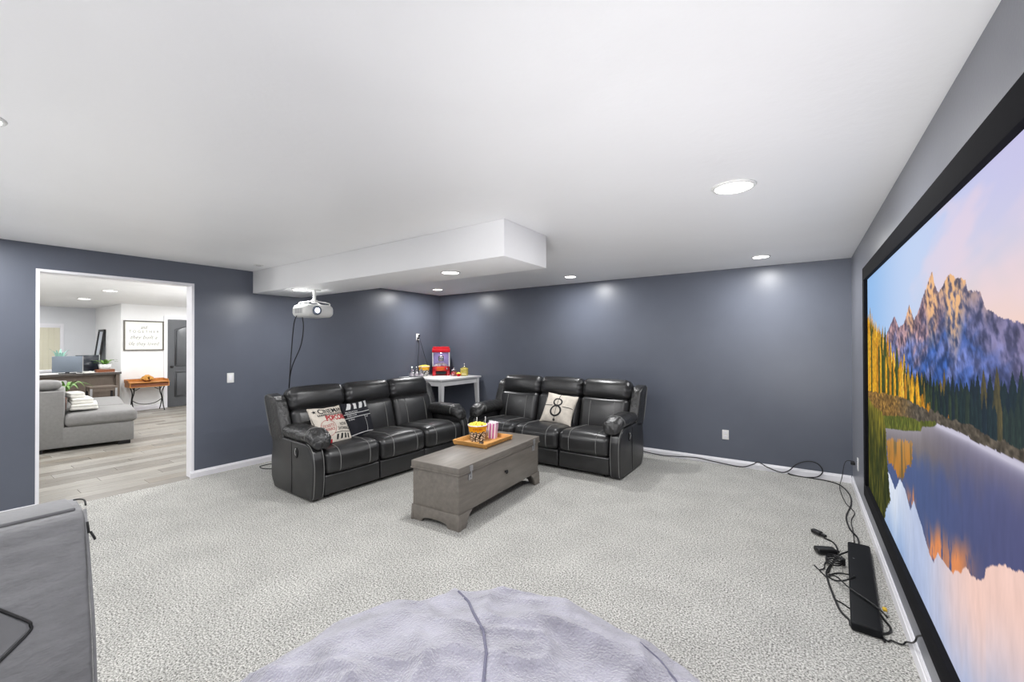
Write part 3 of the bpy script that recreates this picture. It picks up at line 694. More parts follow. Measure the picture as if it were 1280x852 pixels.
# ------------------------------------------------------------------ grey chest used as a coffee table
ch = thing('wooden_chest', 'grey stained wooden chest with bracket feet between the two sofas', 'chest', (-2.585, 3.225, 0), math.radians(3.3))
CWx, CLy, CH = .265, .70, .51
obj('body', box((-CWx+.012, -CLy+.012, .125), (CWx-.012, CLy-.012, .452)), 'chest', ch, bevel=.004)
lid = obj('lid', box((-CWx, -CLy, .452), (CWx, CLy, CH)), 'chest', ch, bevel=.006)
obj('lid_edge', box((-CWx-.004, -CLy-.004, .444), (CWx+.004, CLy+.004, .456)), 'chest', lid, bevel=.003)
def skirt_end():
    p = [(-CWx-.004, 0), (-CWx+.12, 0)]
    for i in range(1, 8):
        a = math.pi*i/8; p.append((-CWx+.12+(1-math.cos(a))*.5*(2*CWx-.24), .045*math.sin(a)**.6))
    return p+[(CWx-.12, 0), (CWx+.004, 0), (CWx-.004, .13), (-CWx+.004, .13)]
for y0, y1 in ((-CLy+.002, -CLy+.03), (CLy-.03, CLy-.002)): obj('end_skirt', prism(skirt_end(), y0, y1, 1), 'chest', ch, bevel=.003)
def bracket(sg): return [(sg*(-CLy-.006), 0), (sg*(-CLy+.10), 0), (sg*(-CLy+.115), .05), (sg*(-CLy+.15), .10), (sg*(-CLy+.19), .128), (sg*(-CLy+.004), .13)]
for sx in (-1, 1):
    for sy in (-1, 1): obj('bracket_foot', prism(bracket(sy), -CWx+.002 if sx < 0 else CWx-.026, -CWx+.026 if sx < 0 else CWx-.002, 0), 'chest', ch, bevel=.003)
for y in (-CLy+.16, CLy-.13):
    lt = obj('latch', join(box((CWx-.012, y-.022, .38), (CWx-.002, y+.022, .43)), box((CWx, y-.02, .455), (CWx+.009, y+.02, .50)), box((CWx-.012, y-.006, .40), (CWx+.009, y+.006, .47))), 'silver', ch, bevel=.002)
kn = obj('knob', lathe([(0, 0), (.012, 0), (.009, .008), (.018, .014), (.02, .02), (.014, .026), (0, .028)], 16), 'iron', ch)
kn.matrix_local = Matrix.Translation((CWx-.012, .02, .30)) @ Matrix.Rotation(math.pi/2, 4, 'Y')

# tray and what stands on it
c0 = at_z(601, 548.5, .53)
tr = thing('serving_tray', 'shallow bamboo tray with flared sides on the grey chest', 'tray', (-2.70, 3.385, CH), math.radians(3.3))
TX, TY = .205, .255
obj('tray_bottom', box((-TX+.03, -TY+.03, .001), (TX-.03, TY-.03, .011)), 'tray', tr, bevel=.002)
for sg in (-1, 1):
    obj('tray_side', prism([(sg*(TX-.035), .002), (sg*(TX-.022), .002), (sg*TX, .048), (sg*(TX-.013), .048)], -TY+.012, TY-.012, 1), 'tray', tr, bevel=.002)
    obj('tray_side', prism([(sg*(TY-.035), .002), (sg*(TY-.022), .002), (sg*TY, .048), (sg*(TY-.013), .048)], -TX+.004, TX-.004, 0), 'tray', tr, bevel=.002)
def kernels(R, zc, dome, n, r=.0095, sq=False):
    ms = []
    ico = bmesh.new(); bmesh.ops.create_icosphere(ico, subdivisions=1, radius=1); iv = [v.co.copy() for v in ico.verts]; ico.verts.index_update(); fi = [tuple(v.index for v in q.verts) for q in ico.faces]; ico.free()
    V = []; F = []
    for k in range(n):
        if sq: x, y = random.uniform(-R, R), random.uniform(-R, R); q = max(abs(x), abs(y))/R
        else: a = random.uniform(0, 2*math.pi); q = math.sqrt(random.random()); x, y = R*q*math.cos(a), R*q*math.sin(a)
        z = zc+dome*(1-q*q)+random.uniform(-.004, .006); rr = r*random.uniform(.7, 1.2); b0 = len(V)
        V += [(x+p.x*rr*random.uniform(.7, 1.2), y+p.y*rr*random.uniform(.7, 1.2), z+p.z*rr*random.uniform(.7, 1.2)) for p in iv]; F += [tuple(i+b0 for i in q2) for q2 in fi]
    return V, F
def bucket(label, loc, s=1.0):
    t = thing('popcorn_bucket', label, 'popcorn bucket', loc)
    obj('bucket', lathe([(0, .0), (.070*s, .0), (.072*s, .003), (.098*s, .158*s), (.101*s, .160*s), (.101*s, .165*s), (.096*s, .165*s), (.090*s, .13*s), (0, .13*s)], 36), 'bucket', t)
    obj('rim', fn(lathe([(.095*s, -.004), (.1*s, -.006), (.1035*s, -.003), (.1035*s, .003), (.1*s, .006), (.095*s, .004)], 36, ring=True), lambda x, y, z: (x, y, z+.163*s)), 'white_corn', t)
    obj('popcorn', kernels(.092*s, .160*s, .022*s, 230, .0095*s), 'yellow_corn', t, kind='stuff')
    return t
bk = bucket('yellow and black printed paper bucket heaped with popcorn on the bamboo tray', (-2.755, 3.36, CH+.011), 1.0)
tx = text('POPCORN', .03, .10, bold=.0008)
ang = math.atan2(-3.36, 2.755)
def wrap(x, y, z):
    zz = .128+y; R = .072+.026*zz/.158+.0015; a = ang+x/R; return (R*math.cos(a), R*math.sin(a), zz)
obj('lettering', fn(tx, wrap), 'print_orange', bk, sm=False)
def carton(label, loc, rz):
    t = thing('popcorn_carton', label, 'popcorn carton', loc, rz)
    def lv(h, z): return [(-h, -h, z), (h, -h, z), (h, h, z), (-h, h, z)]
    V = lv(.036, 0)+lv(.05, .155)
    # scalloped top edge
    ring = []
    for k in range(4):
        a, b = V[4+k], V[4+(k+1) % 4]
        for j in range(8): u = j/8; ring.append((a[0]+(b[0]-a[0])*u, a[1]+(b[1]-a[1])*u, .155+.010*abs(math.sin(u*math.pi*4))))
    low = []
    for k in range(4):
        a, b = V[k], V[(k+1) % 4]
        for j in range(8): u = j/8; low.append((a[0]+(b[0]-a[0])*u, a[1]+(b[1]-a[1])*u, 0))
    n = 32; VV = low+ring; FF = [(i, (i+1) % n, n+(i+1) % n, n+i) for i in range(n)]+[tuple(range(n))[::-1]]
    obj('carton', (VV, FF), 'stripe', t, sm=False)
    obj('popcorn', kernels(.044, .152, .012, 110, .009, True), 'white_corn', t, kind='stuff')
carton('pink and white striped carton of popcorn on the bamboo tray', (-2.70, 3.545, CH+.011), math.radians(20))
def tumbler(label, p):
    t = thing('drink_cup', label, 'cup', p)
    obj('cup', lathe([(0, 0), (.026, 0), (.034, .11), (.031, .11), (.024, .004), (0, .004)], 20), 'whiteplastic', t)
    obj('lid', lathe([(0, .11), (.036, .11), (.036, .116), (.02, .122), (0, .122)], 20), 'whiteplastic', t)
    obj('straw', tube([(0, 0, .02), (.002, .002, .14), (.004, .004, .215)], .004, 8, 3), 'whiteplastic', t)
tumbler('small white cup with a straw hidden behind the popcorn bucket', (-2.85, 3.455, CH+.011))
tumbler('small white cup with a straw behind the striped popcorn carton', (-2.81, 3.55, CH+.011))
rm = thing('remote_control', 'small black remote control lying in the bamboo tray', 'remote', (-2.615, 3.235, CH+.0115), .5)
obj('shell', rbox((0, 0, .009), (.042, .12, .017), .006, 2, 2), 'black', rm)
for i in range(4): obj('button', lathe([(0, 0), (.005, 0), (.004, .002), (0, .002)], 8, (0, -.04+.022*i, .0172)), 'silver', rm)

# ------------------------------------------------------------------ white corner table
TZ = .955
tb = thing('corner_table', 'tall white wooden table with tapered legs in the dark corner', 'table', (-5.16, 5.29, 0))
hx = .50
obj('table_top', box((-hx, -hx, TZ-.03), (hx, hx, TZ)), 'white_wood', tb, bevel=.006)
for lo, hi in (((-hx+.05, -hx+.04, TZ-.115), (hx-.05, -hx+.06, TZ-.03)), ((-hx+.05, hx-.06, TZ-.115), (hx-.05, hx-.04, TZ-.03)), ((-hx+.04, -hx+.05, TZ-.115), (-hx+.06, hx-.05, TZ-.03)), ((hx-.06, -hx+.05, TZ-.115), (hx-.04, hx-.05, TZ-.03))):
    obj('apron', box(lo, hi), 'white_wood', tb, sm=False)
for sx in (-1, 1):
    for sy in (-1, 1):
        V = []
        for (z, h, o_) in ((0, .017, .045), (TZ-.115, .032, 0), (TZ-.03, .034, 0)):
            cx, cy = sx*(hx-.062+o_*.6), sy*(hx-.062+o_*.6); V += [(cx-h, cy-h, z), (cx+h, cy-h, z), (cx+h, cy+h, z), (cx-h, cy+h, z)]
        F = [(0, 3, 2, 1), (8, 9, 10, 11)]+[(k+i, k+(i+1) % 4, k+4+(i+1) % 4, k+4+i) for k in (0, 4) for i in range(4)]
        obj('leg', (V, F), 'white_wood', tb, sm=False)
# popcorn machine
pm_ = thing('popcorn_machine', 'red table-top popcorn machine with a lit glass cabinet on the corner table', 'popcorn machine', (-5.36, 5.50, TZ), math.radians(45))
pm_.scale = (1.12, 1.12, 1.25)
a = .135
obj('base', join(box((-a, -a, .0), (-a+.05, a, .13)), box((a-.05, -a, 0), (a, a, .13)), box((-a, -a+.05, 0), (a, a, .13)), box((-a, -a, .065), (a, -a+.05, .13))), 'red', pm_, bevel=.004)
obj('drawer', box((-.075, -a-.004, .02), (.075, -a+.04, .055)), 'iron', pm_, sm=False)
obj('front_plate', box((-.07, -a-.005, .075), (.05, -a+.002, .122)), 'print_orange', pm_, bevel=.002)
kb_ = obj('knob', lathe([(0, 0), (.012, 0), (.012, .014), (0, .016)], 12), 'chrome', pm_); kb_.matrix_local = Matrix.Translation((.09, -a-.002, .1)) @ Matrix.Rotation(math.pi/2, 4, 'X')
for sx in (-1, 1):
    for sy in (-1, 1): obj('post', box((sx*a-.011 if sx > 0 else -a, sy*a-.011 if sy > 0 else -a, .13), (a if sx > 0 else -a+.011, a if sy > 0 else -a+.011, .33)), 'whiteplastic', pm_, sm=False)
for lo, hi in (((-a+.011, -a+.003, .13), (a-.011, -a+.006, .33)), ((-a+.003, -a+.011, .13), (-a+.006, a-.011, .33)), ((a-.006, -a+.011, .13), (a-.003, a-.011, .33))):
    obj('pane', box(lo, hi), 'glass', pm_, sm=False)
obj('back_panel', box((-a+.011, a-.01, .13), (a-.011, a-.004, .33)), mat('lilac_reflection', (176, 160, 224), .4), pm_, sm=False)  # purple reflections in the cabinet put into the panel colour
kt = obj('kettle', lathe([(0, .20), (.04, .20), (.046, .215), (.046, .265), (.038, .28), (0, .282)], 20, (.0, .0, 0)), 'chrome', pm_)
obj('kettle_arm', tube([(0, 0, .28), (0, 0, .33)], .008, 8, 0), 'chrome', kt)
obj('popcorn', kernels(.10, .135, .03, 120, .012, True), 'white_corn', pm_, kind='stuff')
obj('top', join(box((-a-.004, -a-.004, .33), (a+.004, a+.004, .385)), box((-a+.006, -a+.006, .385), (a-.006, a-.006, .41))), 'red', pm_, bevel=.004)
area('popcorn_machine_lamp', (-5.36, 5.50, TZ+.40), .06, .5, color=(.85, .8, 1))
# bottle caddy with three shaker bottles
p = (-5.45, 5.00, TZ)
cd_ = thing('bottle_caddy', 'small wire caddy holding the seasoning bottles on the corner table', 'caddy', p, math.radians(38))
obj('rack', join(*[tube([(-.12, -.04, z), (.12, -.04, z), (.12, .04, z), (-.12, .04, z), (-.12, -.04, z)], .003, 6, 0) for z in (.006, .07)], *[tube([(x, y, .003), (x, y, .07)], .003, 6, 0) for x in (-.12, -.04, .04, .12) for y in (-.04, .04)]), 'chrome', cd_)
for i in range(3):
    M_ = Matrix.Translation(p) @ Matrix.Rotation(math.radians(38), 4, 'Z'); q = M_ @ Vector((-.08+.08*i, 0, .003))
    bt = thing('seasoning_bottle', 'clear seasoning bottle with a pointed metal spout in the wire caddy', 'bottle', q, 0, 'seasoning bottles in the caddy')
    obj('glass', lathe([(0, 0), (.032, 0), (.034, .01), (.034, .085), (.018, .105), (.016, .115), (0, .115)], 16), 'jar', bt)
    obj('contents', lathe([(0, .003), (.029, .004), (.029, .05), (0, .05)], 14), 'white_corn', bt)
    obj('spout', lathe([(0, .112), (.018, .112), (.018, .124), (.006, .132), (.004, .17), (0, .17)], 12), 'chrome', bt)
bucket('paper popcorn bucket with a yellow band standing behind the wire bottle caddy', (-5.51, 5.23, TZ), 1.0)
# candy jar, small bowl, popcorn jar
q = thing('candy_jar', 'red sweets in a glass jar with a chrome lid beside the popcorn machine', 'jar', (-5.03, 5.48, TZ))
obj('glass', lathe([(0, 0), (.05, 0), (.056, .02), (.056, .075), (.045, .1), (0, .1)], 20), 'jar', q)
obj('sweets', kernels(.045, .03, .05, 140, .012), 'red', q, kind='stuff')
obj('fill', lathe([(0, .004), (.045, .004), (.05, .02), (.05, .065), (.03, .085), (0, .085)], 16), 'red', q)
obj('lid', lathe([(0, .1), (.047, .1), (.047, .112), (.015, .118), (.012, .13), (.016, .142), (0, .15)], 18), 'chrome', q)
q = thing('snack_cup', 'little red and white cup of popcorn between the candy jar and popcorn jar', 'cup', (-4.90, 5.46, TZ))
obj('cup', lathe([(0, 0), (.026, 0), (.04, .045), (.036, .045), (.02, .006), (0, .006)], 18), 'red', q)
obj('popcorn', kernels(.036, .044, .018, 70, .009), 'yellow_corn', q, kind='stuff')
q = thing('popcorn_jar', 'square clear jar full of yellow popcorn with a pointed lid on the corner table', 'jar', (-4.88, 5.585, TZ), math.radians(30))
obj('glass', rbox((0, 0, .065), (.125, .125, .13), .015, 3, 2), 'jar', q)
obj('fill', rbox((0, 0, .062), (.117, .117, .115), .012, 3, 2), 'yellow_corn', q)
obj('popcorn', kernels(.055, .118, .02, 120, .010, True), 'yellow_corn', q, kind='stuff')
obj('lid', lathe([(0, .13), (.055, .13), (.05, .145), (.02, .17), (.012, .185), (.008, .21), (0, .215)], 20), 'jar', q)
obj('finial', lathe([(0, .195), (.01, .2), (.012, .21), (.006, .222), (0, .226)], 12), 'chrome', q)

# ------------------------------------------------------------------ wall plates and their cords
def plate(name, label, cat, loc, nrm, kind='outlet'):
    rz = {'+x': math.pi/2, '-x': -math.pi/2, '-y': 0}[nrm]
    t = thing(name, label, cat, loc, rz)
    obj('cover_plate', rbox((0, -.004, 0), (.074, .008, .118), .003, 2, 2), 'whiteplastic', t)
    if kind == 'outlet':
        for z in (-.024, .024):
            s = obj('socket', rbox((0, -.0085, z), (.034, .003, .028), .0012, 2, 2), 'trim', t)
            obj('slot', join(box((-.008, -.0108, z-.004), (-.006, -.0098, z+.006)), box((.006, -.0108, z-.004), (.008, -.0098, z+.006))), 'black', s, sm=False)
    else: obj('rocker', rbox((0, -.0095, 0), (.033, .006, .066), .002, 2, 2), 'trim', t)
    return t
plate('light_switch', 'white rocker light switch on the dark wall beside the doorway', 'switch', (XL, 2.245, 1.113), '+x', 'switch')
plate('wall_outlet', 'white wall outlet low on the dark back wall beside the sofa', 'outlet', (-.789, YB, .376), '-y')
plate('wall_outlet', 'white wall outlet high on the wall above the corner table', 'outlet', (XL, 5.262, 1.643), '+x')
plate('wall_outlet', 'white wall outlet on the side wall next to the screen frame', 'outlet', (XR, 5.273, .338), '-x')
def cord(name, label, path, r=.005, cat='cable', group=None, mt_='black', plug=None, sub=6):
    t = thing(name, label, cat, path[0], 0, group)
    P = [Vector(p)-Vector(path[0]) for p in path]
    obj('wire', tube(P, r, 7, sub), mt_, t)
    if plug: obj('plug', plug, mt_, t)
    return t
pg = rbox((.018, 0, 0), (.03, .03, .026), .006, 2, 1)
cord('hanging_cable', 'thin black cable hanging straight down from the high outlet to the bottle caddy', [(XL+.012, 5.25, 1.62), (XL+.05, 5.245, 1.5), (XL+.04, 5.24, 1.2), (XL+.05, 5.24, .97), (XL+.04, 5.24, .5)], .004, plug=pg)
cord('hanging_cable', 'thin black cable slanting from the high outlet down behind the popcorn machine', [(XL+.012, 5.275, 1.665), (XL+.05, 5.31, 1.5), (XL+.08, 5.40, 1.2), (XL+.10, 5.48, 1.02), (-5.47, 5.56, .97)], .004, plug=pg)

# ------------------------------------------------------------------ projector under the soffit
pj = thing('projector', 'white ceiling projector with a glowing lens hanging below the soffit', 'projector', (-4.74, 2.75, SZ))
ms = rbox((-.03, 0, -.255), (.35, .35, .15), .06, 5, 4)
obj('body', ms, 'whiteplastic', pj)
obj('lens_ring', fn(lathe([(.03, .005), (.05, .005), (.054, -.004), (.054, -.03), (.03, -.03)], 28, ring=True), lambda x, y, z: (.155+z, -.055+x, -.255+y)), 'mon_back', pj)
obj('lens', fn(lathe([(0, .002), (.03, 0), (.03, -.012), (0, -.012)], 24), lambda x, y, z: (.155+z, -.055+x, -.255+y)), 'lens', pj)
for k in range(6): obj('vent', box((-.10+k*.026, -.1765, -.285), (-.088+k*.026, -.1735, -.23)), 'silver', pj, sm=False)
mnt = obj('mount_plate', join(lathe([(0, -.012), (.07, -.012), (.075, -.001), (0, -.001)], 24), tube([(0, 0, -.01), (0, 0, -.13)], .016, 12, 0)), 'whiteplastic', pj, sm='auto')
for sx in (-1, 1):
    for sy in (-1, 1): obj('mount_arm', tube([(0, 0, -.135), (sx*.06, sy*.08, -.15), (sx*.1, sy*.13, -.165), (sx*.1, sy*.13, -.19)], .008, 8, 3), 'whiteplastic', pj)
obj('mount_hub', lathe([(0, -.155), (.035, -.155), (.035, -.125), (0, -.125)], 20), 'whiteplastic', pj)
cord('projector_cable', 'black cable dropping straight from the projector down behind the sofa', [(-4.84, 2.60, 1.87), (-4.86, 2.57, 1.75), (-4.92, 2.57, 1.4), (-4.98, 2.58, 1.05), (-5.05, 2.6, .5), (-5.1, 2.62, .01)], .006)
cord('projector_cable', 'black cable bowing out from the projector to join the straight one', [(-4.80, 2.63, 1.87), (-4.80, 2.65, 1.72), (-4.84, 2.64, 1.5), (-4.94, 2.59, 1.25), (-5.0, 2.585, 1.0), (-5.07, 2.61, .5), (-5.1, 2.64, .01)], .006)

# ------------------------------------------------------------------ sound bar and cables on the carpet
yb0, yb1 = 2.83, 3.99
sb = thing('sound_bar', 'long flat black sound bar lying on the carpet under the screen', 'sound bar', (.302, 3.41, 0), math.radians(-3.4))
obj('housing', rbox((0, 0, .026), (.128, 1.14, .048), .012, 3, 2), 'sound', sb)
obj('foot', box((-.05, -.5, 0), (.05, -.46, .006)), 'black', sb, sm=False); obj('foot', box((-.05, .46, 0), (.05, .5, .006)), 'black', sb, sm=False)
obj('badge', box((.0645, .12, .02), (.066, .18, .034)), 'silver', sb, sm=False)
obj('led', box((-.04, .27, .0495), (-.03, .275, .0506)), 'silver', sb, sm=False)
def F(px, py, z=.006):
    v = at_z(px, py, z)
    if v.y > YB-.026: v = at_y(px, py, YB-.026)
    if v.x > XR-.022: v = at_x(px, py, XR-.022)
    return (v.x, v.y, max(v.z, .006))
def Wb(px, py, d=.03): v = at_y(px, py, YB-d); return (v.x, v.y, v.z)
cord('floor_cable', 'long black cable running along the back wall baseboard into a loop on the carpet', [F(800, 563), F(830, 569), F(868, 571.5), F(890, 576), F(925, 583), F(940, 580.5), Wb(948, 577.5), F(960, 584), F(976, 590), Wb(986, 588), Wb(994, 581), Wb(1004, 577), Wb(1014, 576.5), Wb(1023, 580), Wb(1028, 587, .05), F(1027, 592), F(1020, 596), F(1005, 596), F(990, 593), F(985, 591), F(993, 594), F(1030, 600), F(1050, 606), F(1062, 618), F(1064, 630), F(1058, 645), F(1062, 660), F(1072, 672), F(1074, 684, .03)], .006)
cord('floor_cable', 'thin black cord from the outlet by the screen down to the sound bar', [(XR-.03, 5.273, .36), (XR-.10, 5.26, .35), (XR-.13, 5.22, .2), F(1050, 605, .03), F(1050, 612), F(1057, 628), F(1068, 640), F(1064, 650), F(1066, 662), F(1068, 678)], .0035, plug=rbox((-.012, 0, -.02), (.035, .03, .03), .006, 2, 1))
cord('floor_cable', 'thick black cable curving from the square plug past the sound bar edge', [F(1030, 672), F(1042, 678), F(1047, 688), F(1043, 700), F(1034, 712), F(1034, 722), F(1041, 742), F(1050, 762), F(1062, 775), F(1064, 782), F(1080, 789), F(1100, 794), F(1106, 802)], .006)
cord('floor_cable', 'black cable arching from the cable bundle to the top of the sound bar', [F(1035, 715), F(1040, 704), F(1048, 694, .02), F(1060, 689, .045)], .006)
cord('floor_cable', 'black cable looping over the sound bar with a yellow connector', [F(1034, 720), F(1045, 720, .03), F(1060, 733, .058), F(1080, 747, .06), F(1098, 760, .058), F(1110, 772, .03)], .0045)
obj('connector', fn(rbox((0, 0, 0), (.02, .03, .014), .005, 2, 1), lambda x, y, z: (x+F(1106, 768)[0]-F(1034, 720)[0], y+F(1106, 768)[1]-F(1034, 720)[1], z+.03)), mat('yellow_plug', (214, 176, 48), .5), bpy.data.objects[-1] if False else [o for o in col.objects if o.get('label', '').endswith('yellow connector')][0])
cord('floor_cable', 'black cable in a round loop off the near end of the sound bar', [F(1096, 762, .03), F(1106, 775), F(1113, 784), F(1112, 790), F(1103, 792), F(1092, 790, .02)], .006)
cord('floor_cable', 'short black cables lying between the bundle and the sound bar', [F(1036, 718), F(1048, 716), F(1062, 718, .03), F(1068, 720, .055), F(1056, 725, .04), F(1044, 725), F(1036, 721)], .005)
cord('floor_cable', 'thin black wire slanting from the bundle under the sound bar', [F(1041, 742), F(1043, 748), F(1052, 753), F(1062, 760)], .004)
cord('floor_cable', 'stray black cable end sticking out from the bundle onto the carpet', [F(1018, 706), F(1024, 712), F(1034, 722)], .004)
cord('floor_cable', 'short black lead joining the power brick to the cable bundle', [F(1036, 698), F(1031, 704), F(1030, 710), F(1024, 712)], .004)
cord('screen_cable', 'wavy black cable from the sound bar up over the baseboard to the screen frame', [F(1100, 794), F(1110, 801), F(1114, 800), F(1127, 805), F(1133, 802), tuple(at_x(1140, 803, XR-.02)), tuple(at_x(1144, 801, XR-.019)), tuple(at_x(1147, 795, XR-.018)), tuple(at_x(1157, 794, XR-.02))], .004)
q = thing('power_brick', 'black angular power brick on the carpet near the sound bar', 'power adapter', F(1032, 692, 0), math.radians(25))
obj('case', rbox((0, 0, .02), (.13, .07, .038), .012, 3, 1), 'black', q); obj('strain_relief', tube([(.06, 0, .02), (.09, 0, .016)], .007, 8, 0), 'black', q)
q = thing('cable_plug', 'black cable plug at the end of the thick cable on the carpet', 'plug', F(1021, 668, 0), math.radians(-40))
obj('body', rbox((0, 0, .016), (.075, .04, .028), .008, 3, 1), 'black', q); obj('collar', rbox((.05, 0, .013), (.05, .024, .02), .006, 2, 1), 'black', q)
q = thing('cable_coil', 'small tied coil of black cable on the carpet beside the sound bar', 'cable', F(1043, 706, 0))
obj('coil', tube([(.045*math.cos(k*.5)*(1+.1*math.sin(k)), .06*math.sin(k*.5), .008+.0011*k) for k in range(40)], .005, 6, 3), 'black', q)
obj('tie', rbox((.045, 0, .03), (.03, .02, .05), .006, 2, 1), 'black', q)
cord('loose_cable', 'black cable in a small loop on the carpet beside the sofa arm below the projector', [F(350, 578), F(338, 579.5), F(327, 582), F(325, 583.5), F(330, 585.5), F(345, 585.5), F(356, 584)], .005)

# ------------------------------------------------------------------ plush bean bag in front of the camera
BC = (-.78, .86); BR = 1.05; BHt = .50
nth, nr = 260, 150
th = np.linspace(0, 2*np.pi, nth, endpoint=False); ph = np.linspace(0, np.pi*.5, nr)
TH, PH = np.meshgrid(th, ph, indexing='ij')
ex = .82
rr = np.sin(PH)**ex; zz_ = np.cos(PH)**.9
X = BR*rr*np.cos(TH); Y = BR*rr*np.sin(TH); Zb = BHt*zz_
def ridged(x, y, s): return 1-np.abs(2*fbm(x, y, s, 2)/.75-1)*1.9
ca, sa = math.cos(.5), math.sin(.5)
u_ = X*ca+Y*sa; v_ = -X*sa+Y*ca
wp_ = fbm(X*1.3, Y*1.3, 51, 2)
fold = .065*(np.clip(ridged(u_*1.5+.6*wp_, v_*3.2+1.4*wp_, 3), 0, 1)**2-.35)+.045*(np.clip(ridged(u_*4.2+wp_, v_*2.6, 17), 0, 1)**2-.3)+.032*(np.clip(ridged(u_*3+2*wp_, v_*6, 37), 0, 1)**3-.3)+.05*(fbm(X*1.7, Y*1.7, 29, 2)-.4)
fade = np.clip(1.25-rr, .2, .85)*np.clip(Zb/.25, 0, 1)
fuzz = .006*(fbm(X*55, Y*55+Zb*40, 41, 2)-.4)
Zb = np.maximum(Zb+(fold*fade+fuzz)*np.clip(Zb/.08, 0, 1), .0)
Xw = X+fuzz; Yw = Y+fuzz
Vb = np.stack([Xw, Yw, Zb], -1).reshape(-1, 3); idx = np.arange(nth*nr).reshape(nth, nr)
Fb = [(int(idx[i, j]), int(idx[i, j+1]), int(idx[(i+1) % nth, j+1]), int(idx[(i+1) % nth, j])) for i in range(nth) for j in range(1, nr-1)]
Fb += [(int(idx[0, 0]), int(idx[i, 1]), int(idx[(i+1) % nth, 1])) for i in range(nth)]
bb = thing('bean_bag', 'big pale lavender plush bean bag with dark seams and soft folds', 'bean bag', (BC[0], BC[1], 0))
bmsh = ([tuple(v) for v in Vb], Fb)
bag = obj('cover', bmsh, 'plush', bb)
tree = bvh(bmsh)
def bag_seam(px, r):
    P = []
    for k in range(len(px)-1):
        for j in range(14):
            t_ = j/14; x_, y_ = px[k][0]*(1-t_)+px[k+1][0]*t_, px[k][1]*(1-t_)+px[k+1][1]*t_
            d = ray(x_, y_).normalized(); h = tree.ray_cast(CAM-Vector((BC[0], BC[1], 0)), d)
            if h[0] is not None: P.append(h[0]-d*.001)
    if len(P) > 3: obj('seam', tube(P[::3], r, 6, 3), 'plush_seam', bb)
bag_seam([(573, 739), (586, 752), (592, 766), (604, 788), (608, 815), (606, 835), (603, 870)], .006)
bag_seam([(800, 803), (826, 826), (846, 852), (870, 890)], .004)

# ------------------------------------------------------------------ grey foam lounge chair at the left
pc = thing('foam_chair', 'grey fabric folding foam chair with black zip pulls standing near the doorway', 'chair', (-2.35, -.25, 0))
P0 = Vector((-2.21, .392, .90))
def PL_(x, y, z): return (x+2.35, y+.25, z)
prof = [(-2.02, 0), (-2.10, .5), (-2.215, .885), (-2.235, .90), (-2.41, .905), (-2.43, .89), (-2.46, .4), (-2.50, 0)]
body = obj('cushion', fn(prism([(a, b) for a, b in prof], -.75, .385, 1), lambda x, y, z: PL_(x, y+(-.0 if x > -2.3 else .01), z)), 'pad', pc, bevel=.018, seg=3)
obj('top_panel', fn(box((-2.405, -.74, .9), (-2.24, .365, .912)), lambda x, y, z: PL_(x, y, z)), 'pad_top', pc, bevel=.005)
def on_face(px, py, off=.002):
    # the slanting front face between z=.5 and z=.885 and below
    d = ray(px, py)
    best = None
    for (xa, za), (xb, zb) in zip(prof[:2], prof[1:3]):
        nx, nz = (zb-za), -(xb-xa); t_ = (nx*(xa-CAM.x)+nz*(za-CAM.z))/(nx*d.x+nz*d.z); q_ = CAM+d*t_
        if min(za, zb)-.02 <= q_.z <= max(za, zb)+.02: best = q_+Vector((off, 0, off*.3)); break
    return Vector(PL_(*best))
pk = [(-60, 738), (0, 762), (34, 776), (38, 781), (36, 790), (0, 826), (-60, 885)]
obj('pocket_edge', tube([on_face(*q_) for q_ in pk], .0045, 8, 4), 'black', pc)
pv = [on_face(*q_, .006) for q_ in [(-60, 742), (0, 766), (32, 780), (33, 788), (0, 820), (-60, 879)]]
obj('pocket_panel', ([tuple(v) for v in pv], [tuple(range(len(pv)))]), 'pad_top', pc, sm=False)
for (a_1, b_1) in (((108, 652), (110, 666)), ((112, 664), (118, 674))):
    obj('zip_pull', tube([on_face(*a_1, .012), (on_face(*a_1, .012)+on_face(*b_1, .016))/2, on_face(*b_1, .012)], .004, 6, 3), 'black', pc)
zt = [at_z(92, 624.5, .914), at_z(100, 623.5, .916), at_z(105.5, 625, .914), at_z(107, 631, .905)]
obj('zip_cord', tube([PL_(*v) for v in zt], .003, 6, 3), 'black', pc)
obj('corner_seam', tube([PL_(x+.003, .388, z) for x, z in ((-2.235, .90), (-2.15, .66), (-2.10, .5), (-2.06, .25), (-2.02, .02))], .005, 6, 3), 'pad', pc)

# ------------------------------------------------------------------ things in the neighbouring room
# framed sign
sg_ = thing('framed_sign', 'framed white sign reading and TOGETHER they built a life they loved', 'sign', (HX, 3.16, 1.725))
W2, H2 = .365, .345
for lo, hi in (((0, -W2, -H2), (.03, W2, -H2+.025)), ((0, -W2, H2-.025), (.03, W2, H2)), ((0, -W2, -H2+.025), (.03, -W2+.025, H2-.025)), ((0, W2-.025, -H2+.025), (.03, W2, H2-.025))):
    obj('frame_bar', box(lo, hi), 'frame_wood', sg_, sm=False)
obj('board', box((.002, -W2+.02, -H2+.02), (.012, W2-.02, H2-.02)), 'paper', sg_, sm=False)
for body, z, size, wd, sh_ in (('and', .19, .11, .12, .35), ('T O G E T H E R', .09, .085, .54, 0), ('they built a', -.04, .12, .48, .35), ('life they loved', -.19, .12, .56, .35)):
    ms = text(body, size, wd, sh_); obj('lettering', fn(ms, lambda x, y, zz_: (.0135, x, y+z)), 'ink', sg_, sm=False)
